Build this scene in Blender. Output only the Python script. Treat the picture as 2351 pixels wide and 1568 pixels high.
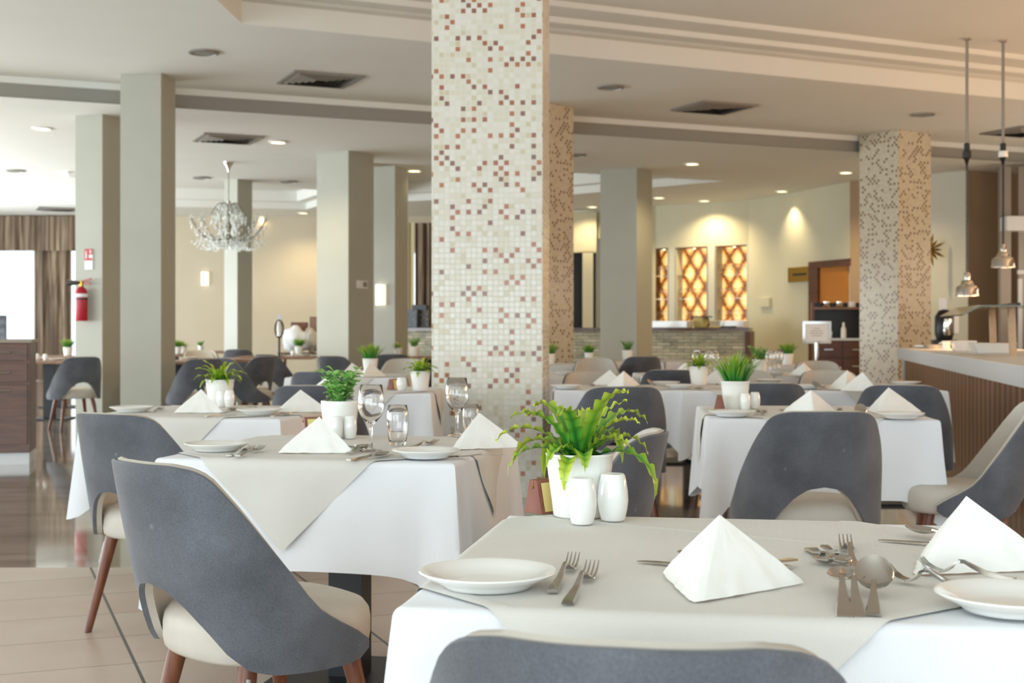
import bpy, bmesh, math, random
from mathutils import Vector, Matrix, noise
from mathutils.geometry import tessellate_polygon
random.seed(7)
PI = math.pi
for o in list(bpy.data.objects): bpy.data.objects.remove(o)
S = bpy.context.scene
C = S.collection
# ------------------------------------------------------------------ camera
HC = 1.13; LENS = 47.5; F = LENS/36*2351; CX = 1175.5; HY = 757.0
cd = bpy.data.cameras.new('camera'); cam = bpy.data.objects.new('camera', cd); C.objects.link(cam)
cam.location = (0, 0, HC); cam.rotation_euler = (PI/2, 0, 0)
cd.lens = LENS; cd.sensor_width = 36; cd.shift_y = -(784-HY)/2351
cd.clip_start = .05; cd.clip_end = 200
cd.dof.use_dof = True; cd.dof.focus_distance = 2.75; cd.dof.aperture_fstop = 8.0
S.camera = cam
# ------------------------------------------------------------------ world and light
W = bpy.data.worlds.new('world'); S.world = W; W.use_nodes = True
wn = W.node_tree.nodes; bgn = wn['Background']
bgn.inputs['Color'].default_value = (0.80, 0.92, 1.0, 1); bgn.inputs['Strength'].default_value = 1.6
S.view_settings.view_transform = 'Standard'; S.view_settings.look = 'None'
S.view_settings.gamma = 1; S.view_settings.use_curve_mapping = False
S.view_settings.exposure = 0.38
def area(name, loc, rot, sx, sy, power, col):
    l = bpy.data.lights.new(name, 'AREA'); l.shape = 'RECTANGLE'; l.size = sx; l.size_y = sy
    l.energy = power; l.color = col
    o = bpy.data.objects.new(name, l); C.objects.link(o); o.location = loc; o.rotation_euler = rot
    return o
def spot(name, loc, power, col, ang=110, blend=.8, r=.04):
    l = bpy.data.lights.new(name, 'SPOT'); l.energy = power; l.color = col
    l.spot_size = math.radians(ang); l.spot_blend = blend; l.shadow_soft_size = r
    o = bpy.data.objects.new(name, l); C.objects.link(o); o.location = loc
    return o
# daylight of the window fronts in the long left side and behind the photographer
area('daylight', (-12.2, 5.0, 1.4), (0, -PI/2-.62, 0), 2.6, 14, 540, (.90, .97, 1.0))
area('daylight', (-12.2, 20.0, 1.4), (0, -PI/2-.62, 0), 2.6, 14, 850, (.90, .97, 1.0))
area('daylight', (-4.5, -4.6, 1.3), (PI/2+.70, 0, 0), 13, 2.2, 350, (.84, .97, 1.0))
# unseen warm fill: glow of the buffet lamps, then one added for the back right
area('warm_fill', (9.6, 9.5, 1.9), (0, PI/2+.55, 0), 1.2, 9, 240, (1.0, .60, .32))
area('warm_fill', (8.6, 17.5, 1.9), (0, PI/2+.5, 0), 1.2, 5, 32, (1.0, .82, .62))  # added to brighten the far right walls and ceiling

# ------------------------------------------------------------------ helpers
def px(x, y, z=0.753):
    D = (HC-z)*F/(y-HY); return Vector(((x-CX)*D/F, D, z))
def pd(x, y, D): return Vector(((x-CX)*D/F, D, HC-(y-HY)*D/F))
def srgb(h):
    h = h.lstrip('#'); r = []
    for i in (0, 2, 4):
        c = int(h[i:i+2], 16)/255
        r.append(c/12.92 if c <= .04045 else ((c+.055)/1.055)**2.4)
    return (*r, 1)
def newmat(name, base='#808080', rough=.5, metal=0, spec=.5, **kw):
    m = bpy.data.materials.new(name); m.use_nodes = True
    b = m.node_tree.nodes['Principled BSDF']
    b.inputs['Base Color'].default_value = srgb(base); b.inputs['Roughness'].default_value = rough
    b.inputs['Metallic'].default_value = metal; b.inputs['Specular IOR Level'].default_value = spec
    for k, v in kw.items(): b.inputs[k.replace('_', ' ')].default_value = v
    return m
def N(m, t, **kw):
    n = m.node_tree.nodes.new(t)
    for k, v in kw.items(): setattr(n, k, v)
    return n
def L(m, a, b): m.node_tree.links.new(a, b)
def coords(m, scale=(1, 1, 1), rot=(0, 0, 0), loc=(0, 0, 0)):
    tc = N(m, 'ShaderNodeTexCoord'); mp = N(m, 'ShaderNodeMapping')
    mp.inputs['Scale'].default_value = scale; mp.inputs['Rotation'].default_value = rot; mp.inputs['Location'].default_value = loc
    L(m, tc.outputs['Object'], mp.inputs['Vector']); return mp.outputs['Vector']
def ramp(m, fac, stops, interp='LINEAR'):
    r = N(m, 'ShaderNodeValToRGB'); cr = r.color_ramp; cr.interpolation = interp
    while len(cr.elements) < len(stops): cr.elements.new(.5)
    for e, (p, c) in zip(cr.elements, stops):
        e.position = p; e.color = srgb(c) if isinstance(c, str) else c
    L(m, fac, r.inputs['Fac']); return r.outputs['Color']
def P(m): return m.node_tree.nodes['Principled BSDF']
def bump(m, h, strength=.2, dist=.002):
    b = N(m, 'ShaderNodeBump'); b.inputs['Strength'].default_value = strength; b.inputs['Distance'].default_value = dist
    L(m, h, b.inputs['Height']); L(m, b.outputs['Normal'], P(m).inputs['Normal'])
def noisy(name, c1, c2, scale, rough=.6, stretch=(1, 1, 1), bs=0, bd=.002, detail=4, lo=.35, hi=.65, **kw):
    m = newmat(name, c1, rough, **kw); v = coords(m, stretch)
    n = N(m, 'ShaderNodeTexNoise'); n.inputs['Scale'].default_value = scale; n.inputs['Detail'].default_value = detail
    L(m, v, n.inputs['Vector']); L(m, ramp(m, n.outputs['Fac'], [(lo, c1), (hi, c2)]), P(m).inputs['Base Color'])
    if bs: bump(m, n.outputs['Fac'], bs, bd)
    return m
def math_(m, op, a, b=None):
    n = N(m, 'ShaderNodeMath', operation=op)
    for i, v in enumerate((a, b)):
        if v is None: continue
        if isinstance(v, (int, float)): n.inputs[i].default_value = v
        else: L(m, v, n.inputs[i])
    return n.outputs[0]
# materials
M = {}
M['ceiling'] = noisy('ceiling_paint', '#e2e2dc', '#e4e4df', 1.5, .85)
M['col'] = noisy('column_paint', '#adada0', '#b2b2a5', 2.0, .45, bs=.05)
M['wall_beige'] = noisy('beige_paint', '#c9bda6', '#cdc2ac', 1.2, .8)
M['wall_cream'] = noisy('cream_paint', '#cbc6ac', '#d0cbb2', 1.2, .8)
M['wall_sage'] = noisy('sage_paint', '#cfcdbd', '#d2d0c1', 1.2, .7)
M['wall_brown'] = noisy('brown_paint', '#a88e72', '#ac9377', 1.2, .8)
M['white'] = newmat('white_paint', '#ecebe6', .5)
M['cloth'] = None
def weave(name, c1, c2, sc):
    m = noisy(name, c1, c2, 7, .9, lo=.3, hi=.7, spec=.15)
    P(m).inputs['Sheen Weight'].default_value = .15
    v = coords(m, (sc, sc, sc))
    w1 = N(m, 'ShaderNodeTexWave', bands_direction='X'); w1.inputs['Scale'].default_value = 1
    w2 = N(m, 'ShaderNodeTexWave', bands_direction='Y'); w2.inputs['Scale'].default_value = 1
    L(m, v, w1.inputs['Vector']); L(m, v, w2.inputs['Vector'])
    bump(m, math_(m, 'ADD', w1.outputs['Fac'], w2.outputs['Fac']), .25, .0006)
    return m
M['cloth'] = weave('white_linen', '#eceef2', '#e9ebef', 120)
M['overlay'] = weave('beige_linen', '#dcdad4', '#d8d5cf', 110)
M['napkin'] = noisy('paper_napkin', '#f6f6f2', '#f2f2ed', 30, .95, bs=.1, spec=.1)
def fabric(name, a, b, c):
    m = newmat(name, a, .9, spec=.2); P(m).inputs['Sheen Weight'].default_value = .25
    v = coords(m); n1 = N(m, 'ShaderNodeTexNoise'); n1.inputs['Scale'].default_value = 5; n1.inputs['Detail'].default_value = 5
    n2 = N(m, 'ShaderNodeTexNoise'); n2.inputs['Scale'].default_value = 260
    n3 = N(m, 'ShaderNodeTexVoronoi'); n3.inputs['Scale'].default_value = 9
    for n in (n1, n2, n3): L(m, v, n.inputs['Vector'])
    c1 = ramp(m, n1.outputs['Fac'], [(.3, a), (.7, b)])
    mx = N(m, 'ShaderNodeMixRGB', blend_type='OVERLAY'); mx.inputs['Fac'].default_value = .35
    L(m, c1, mx.inputs[1]); L(m, n2.outputs['Fac'], mx.inputs[2])
    m2 = N(m, 'ShaderNodeMixRGB'); L(m, ramp(m, n3.outputs['Distance'], [(.04, (.45, .45, .45, 1)), (.09, (0, 0, 0, 1))]), m2.inputs[0])
    L(m, mx.outputs[0], m2.inputs[1]); m2.inputs[2].default_value = srgb(c)
    L(m, m2.outputs[0], P(m).inputs['Base Color']); bump(m, n2.outputs['Fac'], .35, .001)
    return m
M['grey_fabric'] = fabric('grey_velvet', '#4d4f55', '#6b6e75', '#90939a')
M['beige_fabric'] = noisy('beige_leather', '#bfb8ad', '#c6c0b5', 9, .55, bs=.08)
M['walnut'] = noisy('walnut_wood', '#5a2f1c', '#7e4b30', 9, .4, (6, 6, .6), lo=.3, hi=.7)
M['dark_wood'] = noisy('dark_wood', '#4a2a1a', '#6b3f26', 6, .35, (1, 1, 8), lo=.3, hi=.7)
M['table_wood'] = noisy('table_wood', '#7b5a44', '#93705a', 8, .35, (1, 8, 1))
M['black'] = newmat('black_metal', '#1b1c20', .4, .3)
M['black_plastic'] = newmat('black_plastic', '#141414', .35)
M['steel'] = newmat('steel', '#b9b6b0', .13, 1)
M['chrome'] = newmat('chrome', '#d8d4ce', .08, 1)
M['porcelain'] = newmat('porcelain', '#f4f4f0', .12, Coat_Weight=.3)
M['pot'] = newmat('white_ceramic', '#f3f3ee', .35)
M['soil'] = newmat('soil', '#2a2a1c', .9)
M['brass'] = newmat('brass', '#b08a3c', .3, 1)
M['card'] = newmat('yellow_card', '#dccb84', .7)
M['red'] = newmat('red_enamel', '#b3122a', .3)
M['signred'] = newmat('sign_red', '#cf3340', .5)
M['paper'] = newmat('paper', '#eceff2', .7)
M['grey_metal'] = newmat('grey_metal', '#8f8a86', .4, .4)
M['cabinet_top'] = newmat('cabinet_top', '#9a8f80', .4)
M['marble_top'] = newmat('grey_counter', '#e0e2e4', .3)
M['cord'] = newmat('cord', '#2a2a2a', .5)
M['light_wood'] = noisy('light_wood', '#c9a98a', '#d6b999', 8, .5, (8, 8, .8))
g = newmat('glass', '#ffffff', .0); P(g).inputs['Transmission Weight'].default_value = 1; P(g).inputs['IOR'].default_value = 1.45; M['glass'] = g
g = newmat('greenish_glass', '#b9c6b4', .1); P(g).inputs['Transmission Weight'].default_value = .7; M['green_glass'] = g
def emis(name, col, s):
    m = newmat(name, col, .5); P(m).inputs['Emission Color'].default_value = srgb(col); P(m).inputs['Emission Strength'].default_value = s
    return m
M['lamp'] = emis('lamp_lens', '#ffe9b8', 4)
M['heat'] = emis('heat_bulb', '#ffb066', 5)
M['spot_off'] = newmat('speaker_grille', '#8f938c', .6)
def leafmat(name, stops, sc=60):
    m = newmat(name, stops[0][1], .35); tc = N(m, 'ShaderNodeAttribute', attribute_name='leafv')
    L(m, ramp(m, tc.outputs['Fac'], stops), P(m).inputs['Base Color'])
    P(m).inputs['Subsurface Weight'].default_value = .0
    n = N(m, 'ShaderNodeTexNoise'); n.inputs['Scale'].default_value = sc; L(m, coords(m), n.inputs['Vector']); bump(m, n.outputs['Fac'], .3, .002)
    return m
M['fern'] = leafmat('fern_leaf', [(0, '#1d5c24'), (.3, '#4b8f2c'), (.65, '#93b030'), (1, '#c4cf4a')])
M['herb'] = leafmat('herb_leaf', [(0, '#58a848'), (.5, '#8cc766'), (1, '#b9dc93')])
M['grass'] = leafmat('grass_leaf', [(0, '#1c6426'), (.35, '#3d9236'), (.7, '#9cba34'), (1, '#d3cf4a')])
def mosaic(name, pitch, cream, brown, dens, contrast=1):
    m = newmat(name, cream[0], .25)
    tc = N(m, 'ShaderNodeTexCoord'); sp = N(m, 'ShaderNodeSeparateXYZ'); L(m, tc.outputs['Object'], sp.inputs[0])
    u = math_(m, 'DIVIDE', math_(m, 'ADD', sp.outputs[0], sp.outputs[1]), pitch)
    w = math_(m, 'DIVIDE', sp.outputs[2], pitch)
    fu, fw = math_(m, 'FLOOR', u), math_(m, 'FLOOR', w)
    cb = N(m, 'ShaderNodeCombineXYZ'); L(m, math_(m, 'MULTIPLY', fu, 12.9898), cb.inputs[0]); L(m, math_(m, 'MULTIPLY', fw, 78.233), cb.inputs[1]); cb.inputs[2].default_value = 3.7
    wn_ = N(m, 'ShaderNodeTexWhiteNoise', noise_dimensions='3D'); L(m, cb.outputs[0], wn_.inputs['Vector'])
    cb2 = N(m, 'ShaderNodeCombineXYZ'); L(m, fu, cb2.inputs[1]); L(m, fw, cb2.inputs[0]); cb2.inputs[2].default_value = 5
    wn2 = N(m, 'ShaderNodeTexWhiteNoise', noise_dimensions='3D'); L(m, cb2.outputs[0], wn2.inputs['Vector'])
    cols = [(0, cream[0]), (.25, cream[1]), (.42, cream[2]), (1-dens-.06, cream[3]), (1-dens, brown[0]), (1-dens*.66, brown[1]), (1-dens*.33, brown[2])]
    third = math_(m, 'MODULO', math_(m, 'ADD', math_(m, 'ADD', fu, fw), 3000.5), 2)
    cand = math_(m, 'LESS_THAN', third, 1)      # brown tiles never sit edge to edge in dense clumps
    val = math_(m, 'MULTIPLY', wn_.outputs['Value'], math_(m, 'ADD', 1-dens-.001, math_(m, 'MULTIPLY', cand, dens+.001)))
    c = ramp(m, val, cols, 'CONSTANT')
    au = math_(m, 'ABSOLUTE', math_(m, 'SUBTRACT', math_(m, 'FRACT', u), .5)); aw = math_(m, 'ABSOLUTE', math_(m, 'SUBTRACT', math_(m, 'FRACT', w), .5))
    gr = math_(m, 'GREATER_THAN', math_(m, 'MAXIMUM', au, aw), .42)
    mx = N(m, 'ShaderNodeMixRGB'); L(m, gr, mx.inputs[0]); L(m, c, mx.inputs[1]); mx.inputs[2].default_value = srgb(cream[4])
    L(m, mx.outputs[0], P(m).inputs['Base Color'])
    L(m, math_(m, 'ADD', math_(m, 'MULTIPLY', gr, .5), .2), P(m).inputs['Roughness'])
    bump(m, math_(m, 'SUBTRACT', 1, gr), .4, .002)
    return m
M['mosaic'] = mosaic('cream_mosaic', .0366, ['#e6e4d9', '#e2dfd2', '#ddd8c6', '#d2c8ac', '#dedacd'], ['#b5785a', '#a56a53', '#8f685c'], .27)
M['mosaic2'] = mosaic('brown_mosaic', .0355, ['#d3c9b4', '#cfc4ad', '#cabfa6', '#c4b69a', '#cdc2ab'], ['#6d4a30', '#5c3c26', '#7d5638'], .36)
def floor_tile():
    m = newmat('terracotta_tile', '#cbb9a8', .35)
    a = math.radians(21.5)
    tc = N(m, 'ShaderNodeTexCoord'); sp = N(m, 'ShaderNodeSeparateXYZ'); L(m, tc.outputs['Object'], sp.inputs[0])
    X, Y = sp.outputs[0], sp.outputs[1]
    u = math_(m, 'ADD', math_(m, 'MULTIPLY', X, math.cos(a)), math_(m, 'MULTIPLY', Y, math.sin(a)))
    v = math_(m, 'SUBTRACT', math_(m, 'MULTIPLY', Y, math.cos(a)), math_(m, 'MULTIPLY', X, math.sin(a)))
    u = math_(m, 'DIVIDE', math_(m, 'SUBTRACT', u, .49-.436*100), .436); v = math_(m, 'DIVIDE', math_(m, 'SUBTRACT', v, 5.162-.43*100), .43)
    du = math_(m, 'ABSOLUTE', math_(m, 'SUBTRACT', math_(m, 'FRACT', math_(m, 'ADD', u, .5)), .5))
    dv = math_(m, 'ABSOLUTE', math_(m, 'SUBTRACT', math_(m, 'FRACT', math_(m, 'ADD', v, .5)), .5))
    gu = math_(m, 'LESS_THAN', du, .013); gv = math_(m, 'LESS_THAN', dv, .008)
    cb = N(m, 'ShaderNodeCombineXYZ'); L(m, math_(m, 'FLOOR', u), cb.inputs[0]); L(m, math_(m, 'FLOOR', v), cb.inputs[1])
    w = N(m, 'ShaderNodeTexWhiteNoise'); L(m, cb.outputs[0], w.inputs['Vector'])
    n = N(m, 'ShaderNodeTexNoise'); n.inputs['Scale'].default_value = 3; n.inputs['Detail'].default_value = 8; L(m, tc.outputs['Object'], n.inputs['Vector'])
    f = math_(m, 'ADD', math_(m, 'MULTIPLY', w.outputs['Value'], .4), math_(m, 'MULTIPLY', n.outputs['Fac'], .6))
    c = ramp(m, f, [(.2, '#c3ab9a'), (.8, '#d6c8b9')])
    m1 = N(m, 'ShaderNodeMixRGB'); L(m, gv, m1.inputs[0]); L(m, c, m1.inputs[1]); m1.inputs[2].default_value = srgb('#7f7469')
    m2 = N(m, 'ShaderNodeMixRGB'); L(m, gu, m2.inputs[0]); L(m, m1.outputs[0], m2.inputs[1]); m2.inputs[2].default_value = srgb('#55534e')
    L(m, m2.outputs[0], P(m).inputs['Base Color']); bump(m, math_(m, 'SUBTRACT', 1, math_(m, 'MAXIMUM', gu, gv)), .5, .003)
    return m
M['tile'] = floor_tile()
def marble():
    m = newmat('polished_stone', '#8d8274', .09, spec=.7, Coat_Weight=.5, Coat_Roughness=.04)
    v = coords(m, (1, 3.5, 1)); n = N(m, 'ShaderNodeTexNoise'); n.inputs['Scale'].default_value = 1.4; n.inputs['Detail'].default_value = 9; L(m, v, n.inputs['Vector'])
    n2 = N(m, 'ShaderNodeTexBrick'); n2.inputs['Scale'].default_value = 1; n2.inputs['Mortar Size'].default_value = .006; n2.offset = 0
    n2.inputs['Color1'].default_value = (1, 1, 1, 1); n2.inputs['Color2'].default_value = (.86, .86, .86, 1); n2.inputs['Mortar'].default_value = (.6, .6, .6, 1)
    L(m, coords(m, (1, 1, 1), (0, 0, math.radians(-21.5))), n2.inputs['Vector'])
    mx = N(m, 'ShaderNodeMixRGB', blend_type='MULTIPLY'); mx.inputs[0].default_value = 1
    L(m, ramp(m, n.outputs['Fac'], [(.3, '#857869'), (.5, '#a59888'), (.7, '#bbaf9e')]), mx.inputs[1]); L(m, n2.outputs['Color'], mx.inputs[2])
    L(m, mx.outputs[0], P(m).inputs['Base Color']); return m
M['marble'] = marble()
def stonewall():
    m = newmat('stacked_stone', '#9c9a8a', .8); v = coords(m, (1, 1, 1), (PI/2, 0, 0))
    b = N(m, 'ShaderNodeTexBrick'); b.inputs['Scale'].default_value = 1; b.inputs['Brick Width'].default_value = .24; b.inputs['Row Height'].default_value = .06; b.inputs['Mortar Size'].default_value = .004
    b.inputs['Color1'].default_value = srgb('#cfccbc'); b.inputs['Color2'].default_value = srgb('#a3a294'); b.inputs['Mortar'].default_value = srgb('#5d584c'); L(m, v, b.inputs['Vector'])
    n = N(m, 'ShaderNodeTexNoise'); n.inputs['Scale'].default_value = 5; L(m, coords(m, (1, 1, 3)), n.inputs['Vector'])
    mx = N(m, 'ShaderNodeMixRGB', blend_type='OVERLAY'); mx.inputs[0].default_value = .5; L(m, b.outputs['Color'], mx.inputs[1])
    L(m, ramp(m, n.outputs['Fac'], [(.35, '#9a9e98'), (.5, '#cfcabc'), (.65, '#e6dac6')]), mx.inputs[2]); L(m, mx.outputs[0], P(m).inputs['Base Color']); return m
M['stone'] = stonewall()
def slats():
    m = newmat('slatted_wood', '#6b452c', .4); v = coords(m, (1, 1, 1))
    w = N(m, 'ShaderNodeTexWave', bands_direction='Y'); w.inputs['Scale'].default_value = 1.5; w.inputs['Distortion'].default_value = 1.2; L(m, v, w.inputs['Vector'])
    n = N(m, 'ShaderNodeTexNoise'); n.inputs['Scale'].default_value = 4; L(m, coords(m, (1, 3, .15)), n.inputs['Vector'])
    f = math_(m, 'ADD', math_(m, 'MULTIPLY', w.outputs['Fac'], .5), math_(m, 'MULTIPLY', n.outputs['Fac'], .5))
    L(m, ramp(m, f, [(.15, '#3f2415'), (.5, '#845538'), (.85, '#a87a58')]), P(m).inputs['Base Color']); bump(m, w.outputs['Fac'], .6, .004); return m
M['slats'] = slats()
def damask():
    m = newmat('backlit_damask', '#7d4a1c', .5); v = coords(m, (1, 1, 1))
    sp = N(m, 'ShaderNodeSeparateXYZ'); L(m, v, sp.inputs[0])
    X_ = math_(m, 'MULTIPLY', sp.outputs[0], PI/.34); Z_ = math_(m, 'MULTIPLY', sp.outputs[2], PI/.55)
    n = N(m, 'ShaderNodeTexNoise'); n.inputs['Scale'].default_value = 14; L(m, v, n.inputs['Vector'])
    g1 = math_(m, 'MULTIPLY', math_(m, 'SINE', math_(m, 'ADD', X_, Z_)), math_(m, 'SINE', math_(m, 'SUBTRACT', X_, Z_)))
    f = math_(m, 'ADD', math_(m, 'MULTIPLY', math_(m, 'ABSOLUTE', g1), .8), math_(m, 'MULTIPLY', n.outputs['Fac'], .5))
    c = ramp(m, f, [(.25, '#6e3f1e'), (.42, '#a8662e'), (.6, '#f0b25a'), (.95, '#ffdf9c')])
    L(m, c, P(m).inputs['Base Color']); L(m, c, P(m).inputs['Emission Color']); P(m).inputs['Emission Strength'].default_value = .75; return m
M['damask'] = damask()
def curtain():
    m = newmat('curtain_cloth', '#6e5d4e', .85); v = coords(m, (7, 7, .35)); n = N(m, 'ShaderNodeTexNoise'); n.inputs['Scale'].default_value = 1.3; n.inputs['Detail'].default_value = 5; n.inputs['Distortion'].default_value = 1.2
    L(m, v, n.inputs['Vector']); L(m, ramp(m, n.outputs['Fac'], [(.3, '#4d3f38'), (.5, '#7f6d5c'), (.7, '#b09c84')]), P(m).inputs['Base Color']); return m
M['curtain'] = curtain()
M['cream_curtain'] = newmat('cream_curtain', '#cfc39c', .85)

# mesh builders -----------------------------------------------------
class MB:
    def __init__(s): s.v = []; s.f = []; s.a = []
    def add(s, vs, fs, av=None):
        k = len(s.v); s.v += [tuple(v) for v in vs]; s.f += [tuple(i+k for i in f) for f in fs]
        s.a += av if av else [0]*len(vs); return s
    def box(s, cx, cy, cz, sx, sy, sz, rz=0, rx=0, ry=0):
        R = Matrix.Rotation(rz, 3, 'Z') @ Matrix.Rotation(rx, 3, 'X') @ Matrix.Rotation(ry, 3, 'Y')
        vs = [R @ Vector((x*sx/2, y*sy/2, z*sz/2)) + Vector((cx, cy, cz)) for x in (-1, 1) for y in (-1, 1) for z in (-1, 1)]
        return s.add(vs, [(0, 1, 3, 2), (4, 6, 7, 5), (0, 4, 5, 1), (2, 3, 7, 6), (0, 2, 6, 4), (1, 5, 7, 3)])
    def tube(s, pts, r, n=10, caps=True):
        pts = [Vector(p) for p in pts]; k0 = len(s.v); vs = []; fs = []
        rr = r if isinstance(r, (list, tuple)) else [r]*len(pts)
        for i, p in enumerate(pts):
            t = (pts[min(i+1, len(pts)-1)]-pts[max(i-1, 0)]).normalized()
            a = t.cross(Vector((0, 0, 1))); a = a.normalized() if a.length > 1e-3 else Vector((1, 0, 0))
            b = t.cross(a).normalized()
            for j in range(n): vs.append(p+(a*math.cos(2*PI*j/n)+b*math.sin(2*PI*j/n))*rr[i])
        for i in range(len(pts)-1):
            for j in range(n): fs.append((i*n+j, i*n+(j+1) % n, (i+1)*n+(j+1) % n, (i+1)*n+j))
        if caps: fs += [tuple(range(n)), tuple((len(pts)-1)*n+j for j in reversed(range(n)))]
        return s.add(vs, fs)
    def lathe(s, prof, n=32, c=(0, 0, 0), fn=None):
        vs = []; fs = []
        for i, (r, z) in enumerate(prof):
            for j in range(n):
                a = 2*PI*j/n; q = r*(fn(a, z) if fn else 1); vs.append((c[0]+q*math.cos(a), c[1]+q*math.sin(a), c[2]+z))
        for i in range(len(prof)-1):
            for j in range(n): fs.append((i*n+j, i*n+(j+1) % n, (i+1)*n+(j+1) % n, (i+1)*n+j))
        return s.add(vs, fs)
    def prism(s, pts, z0, z1):
        n = len(pts); vs = [(x, y, z0) for x, y in pts]+[(x, y, z1) for x, y in pts]
        return s.add(vs, [tuple(range(n))[::-1], tuple(range(n, 2*n))]+[(i, (i+1) % n, n+(i+1) % n, n+i) for i in range(n)])
    def grid(s, fn, nu, nv, closeu=False, av=None):
        vs = []; a = []
        for i in range(nu+(0 if closeu else 1)):
            for j in range(nv+1):
                vs.append(fn(i/nu, j/nv)); a.append(av(i/nu, j/nv) if av else 0)
        m = nv+1; fs = []
        for i in range(nu):
            i2 = (i+1) % nu if closeu else i+1
            for j in range(nv): fs.append((i*m+j, i2*m+j, i2*m+j+1, i*m+j+1))
        return s.add(vs, fs, a)
    def mesh(s, name, mat, smooth=False, bevel=0):
        me = bpy.data.meshes.new(name); me.from_pydata(s.v, [], s.f); me.update()
        at = me.attributes.new('leafv', 'FLOAT', 'POINT'); at.data.foreach_set('value', s.a)
        bm = bmesh.new(); bm.from_mesh(me); bmesh.ops.remove_doubles(bm, verts=bm.verts, dist=1e-5)
        bmesh.ops.recalc_face_normals(bm, faces=bm.faces)
        if bevel: bmesh.ops.bevel(bm, geom=bm.edges[:], offset=bevel, segments=2, affect='EDGES', profile=.6)
        bm.to_mesh(me); bm.free()
        me.materials.append(mat)
        if smooth:
            for p in me.polygons: p.use_smooth = True
            try: me.set_sharp_from_angle(angle=math.radians(smooth if smooth is not True else 45))
            except Exception: pass
        return me
def ob(name, mesh, parent=None, **tags):
    o = bpy.data.objects.new(name, mesh); C.objects.link(o)
    if parent: o.parent = parent
    for k, v in tags.items(): o[k] = v
    return o
def mk(name, mb, mat, parent=None, smooth=False, bevel=0, **tags): return ob(name, mb.mesh(name, M[mat], smooth, bevel), parent, **tags)
def thing(name, label, cat, loc=(0, 0, 0), rz=0, group=None):
    o = bpy.data.objects.new(name, None); C.objects.link(o); o.location = loc; o.rotation_euler = (0, 0, rz)
    o.empty_display_size = .1; o['label'] = label; o['category'] = cat
    if group: o['group'] = group
    return o
def tag(o, label, cat, group=None):
    o['label'] = label; o['category'] = cat
    if group: o['group'] = group
    return o
def kids(o): return [c for c in bpy.data.objects if c.parent == o]
def dup(root, loc, rz, label, group=None, scale=None):
    r = root.copy(); C.objects.link(r); r.location = loc; r.rotation_euler = (0, 0, rz); r['label'] = label
    if scale: r.scale = scale if isinstance(scale, tuple) else (scale,)*3
    if group: r['group'] = group
    elif 'group' in r: del r['group']
    for ch in kids(root):
        c = ch.copy(); C.objects.link(c); c.parent = r
        for g_ in kids(ch):
            d = g_.copy(); C.objects.link(d); d.parent = c
    return r
class Kind:                      # the first placement moves the first-built thing, later ones copy it
    def __init__(s, make): s.make = make; s.root = None
    def put(s, loc, rz, label, group=None, scale=None):
        if s.root is None:
            s.root = s.make(); r = s.root; r.location = loc; r.rotation_euler = (0, 0, rz); r['label'] = label
            if group: r['group'] = group
            if scale: r.scale = scale if isinstance(scale, tuple) else (scale,)*3
            return r
        r = dup(s.root, loc, rz, label, group, scale or (1, 1, 1)); return r
def interp(tab, x):
    for (a, b), (c, d) in zip(tab, tab[1:]):
        if x <= c:
            t = (x-a)/(c-a); t = max(0, min(1, t)); return b+(d-b)*t
    return tab[-1][1]
STRUCT = dict(kind='structure')

# ------------------------------------------------------------------ room shell
KS = 1.35
H0, H1, H2 = HC+2.27*KS, HC+2.04*KS, HC+1.87*KS
def kz(z): return HC+(z-HC)*KS
def kk(p): return tuple(v*KS for v in p)
mk('floor', MB().box(0, .7, -.05, 34, 11.44, .1), 'tile', **STRUCT)
mk('floor', MB().box(0, 20.21, -.05, 34, 27.58, .1), 'marble', **STRUCT)
def poly(outer, holes, z):
    ls = [[Vector((x, y, 0)) for x, y in outer]]+[[Vector((x, y, 0)) for x, y in h] for h in holes]
    flat = [v for l in ls for v in l]; tris = tessellate_polygon(ls)
    return MB().add([(v.x, v.y, z) for v in flat], tris)
def inset(pts, d):
    n = len(pts); out = []
    A = sum(pts[i][0]*pts[(i+1) % n][1]-pts[(i+1) % n][0]*pts[i][1] for i in range(n)); sg = 1 if A > 0 else -1
    for i in range(n):
        p0, p1, p2 = Vector(pts[i-1]), Vector(pts[i]), Vector(pts[(i+1) % n])
        e1 = (p1-p0).normalized(); e2 = (p2-p1).normalized()
        n1 = Vector((-e1.y, e1.x))*sg; n2 = Vector((-e2.y, e2.x))*sg
        k = (n1+n2).normalized(); out.append(tuple(p1+k*d/max(.3, k.dot(n1))))
    return out
def riser(mb, pts, z0, z1):
    n = len(pts)
    for i in range(n):
        a, b = pts[i], pts[(i+1) % n]; mb.add([(a[0], a[1], z0), (b[0], b[1], z0), (b[0], b[1], z1), (a[0], a[1], z1)], [(0, 1, 2, 3)])
sl = math.tan(math.radians(23.6))
def Ly(x): return 10.84*KS+(x+4.11*KS)*sl
cof1 = [kk(p) for p in [(-1.80, 9.0), (7.4, 13.35), (7.4, -3.0), (-2.3, -3.0)]]
i1 = inset(cof1, .34*KS); i2 = inset(cof1, .62*KS)
mk('ceiling', poly([(-17, -5.0), (17, -5.0), (17, Ly(17)), (-17, Ly(-17))], [cof1], H1), 'ceiling', **STRUCT)
t = MB(); riser(t, cof1, H1, H1+.148*KS); t.add(*(lambda m: (m.v, m.f))(poly(cof1, [i1], H1+.148*KS))); riser(t, i1, H1+.148*KS, H1+.19*KS)
t.add(*(lambda m: (m.v, m.f))(poly(i1, [i2], H1+.19*KS))); riser(t, i2, H1+.19*KS, H0)
for dz in (.155, .175): riser(t, inset(cof1, .335-.02*(dz > .16)), H1+dz, H1+dz+.006)
mk('trim_1', t, 'ceiling', **STRUCT)
mk('ceiling', poly(i2, [], H0), 'ceiling', **STRUCT)
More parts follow.
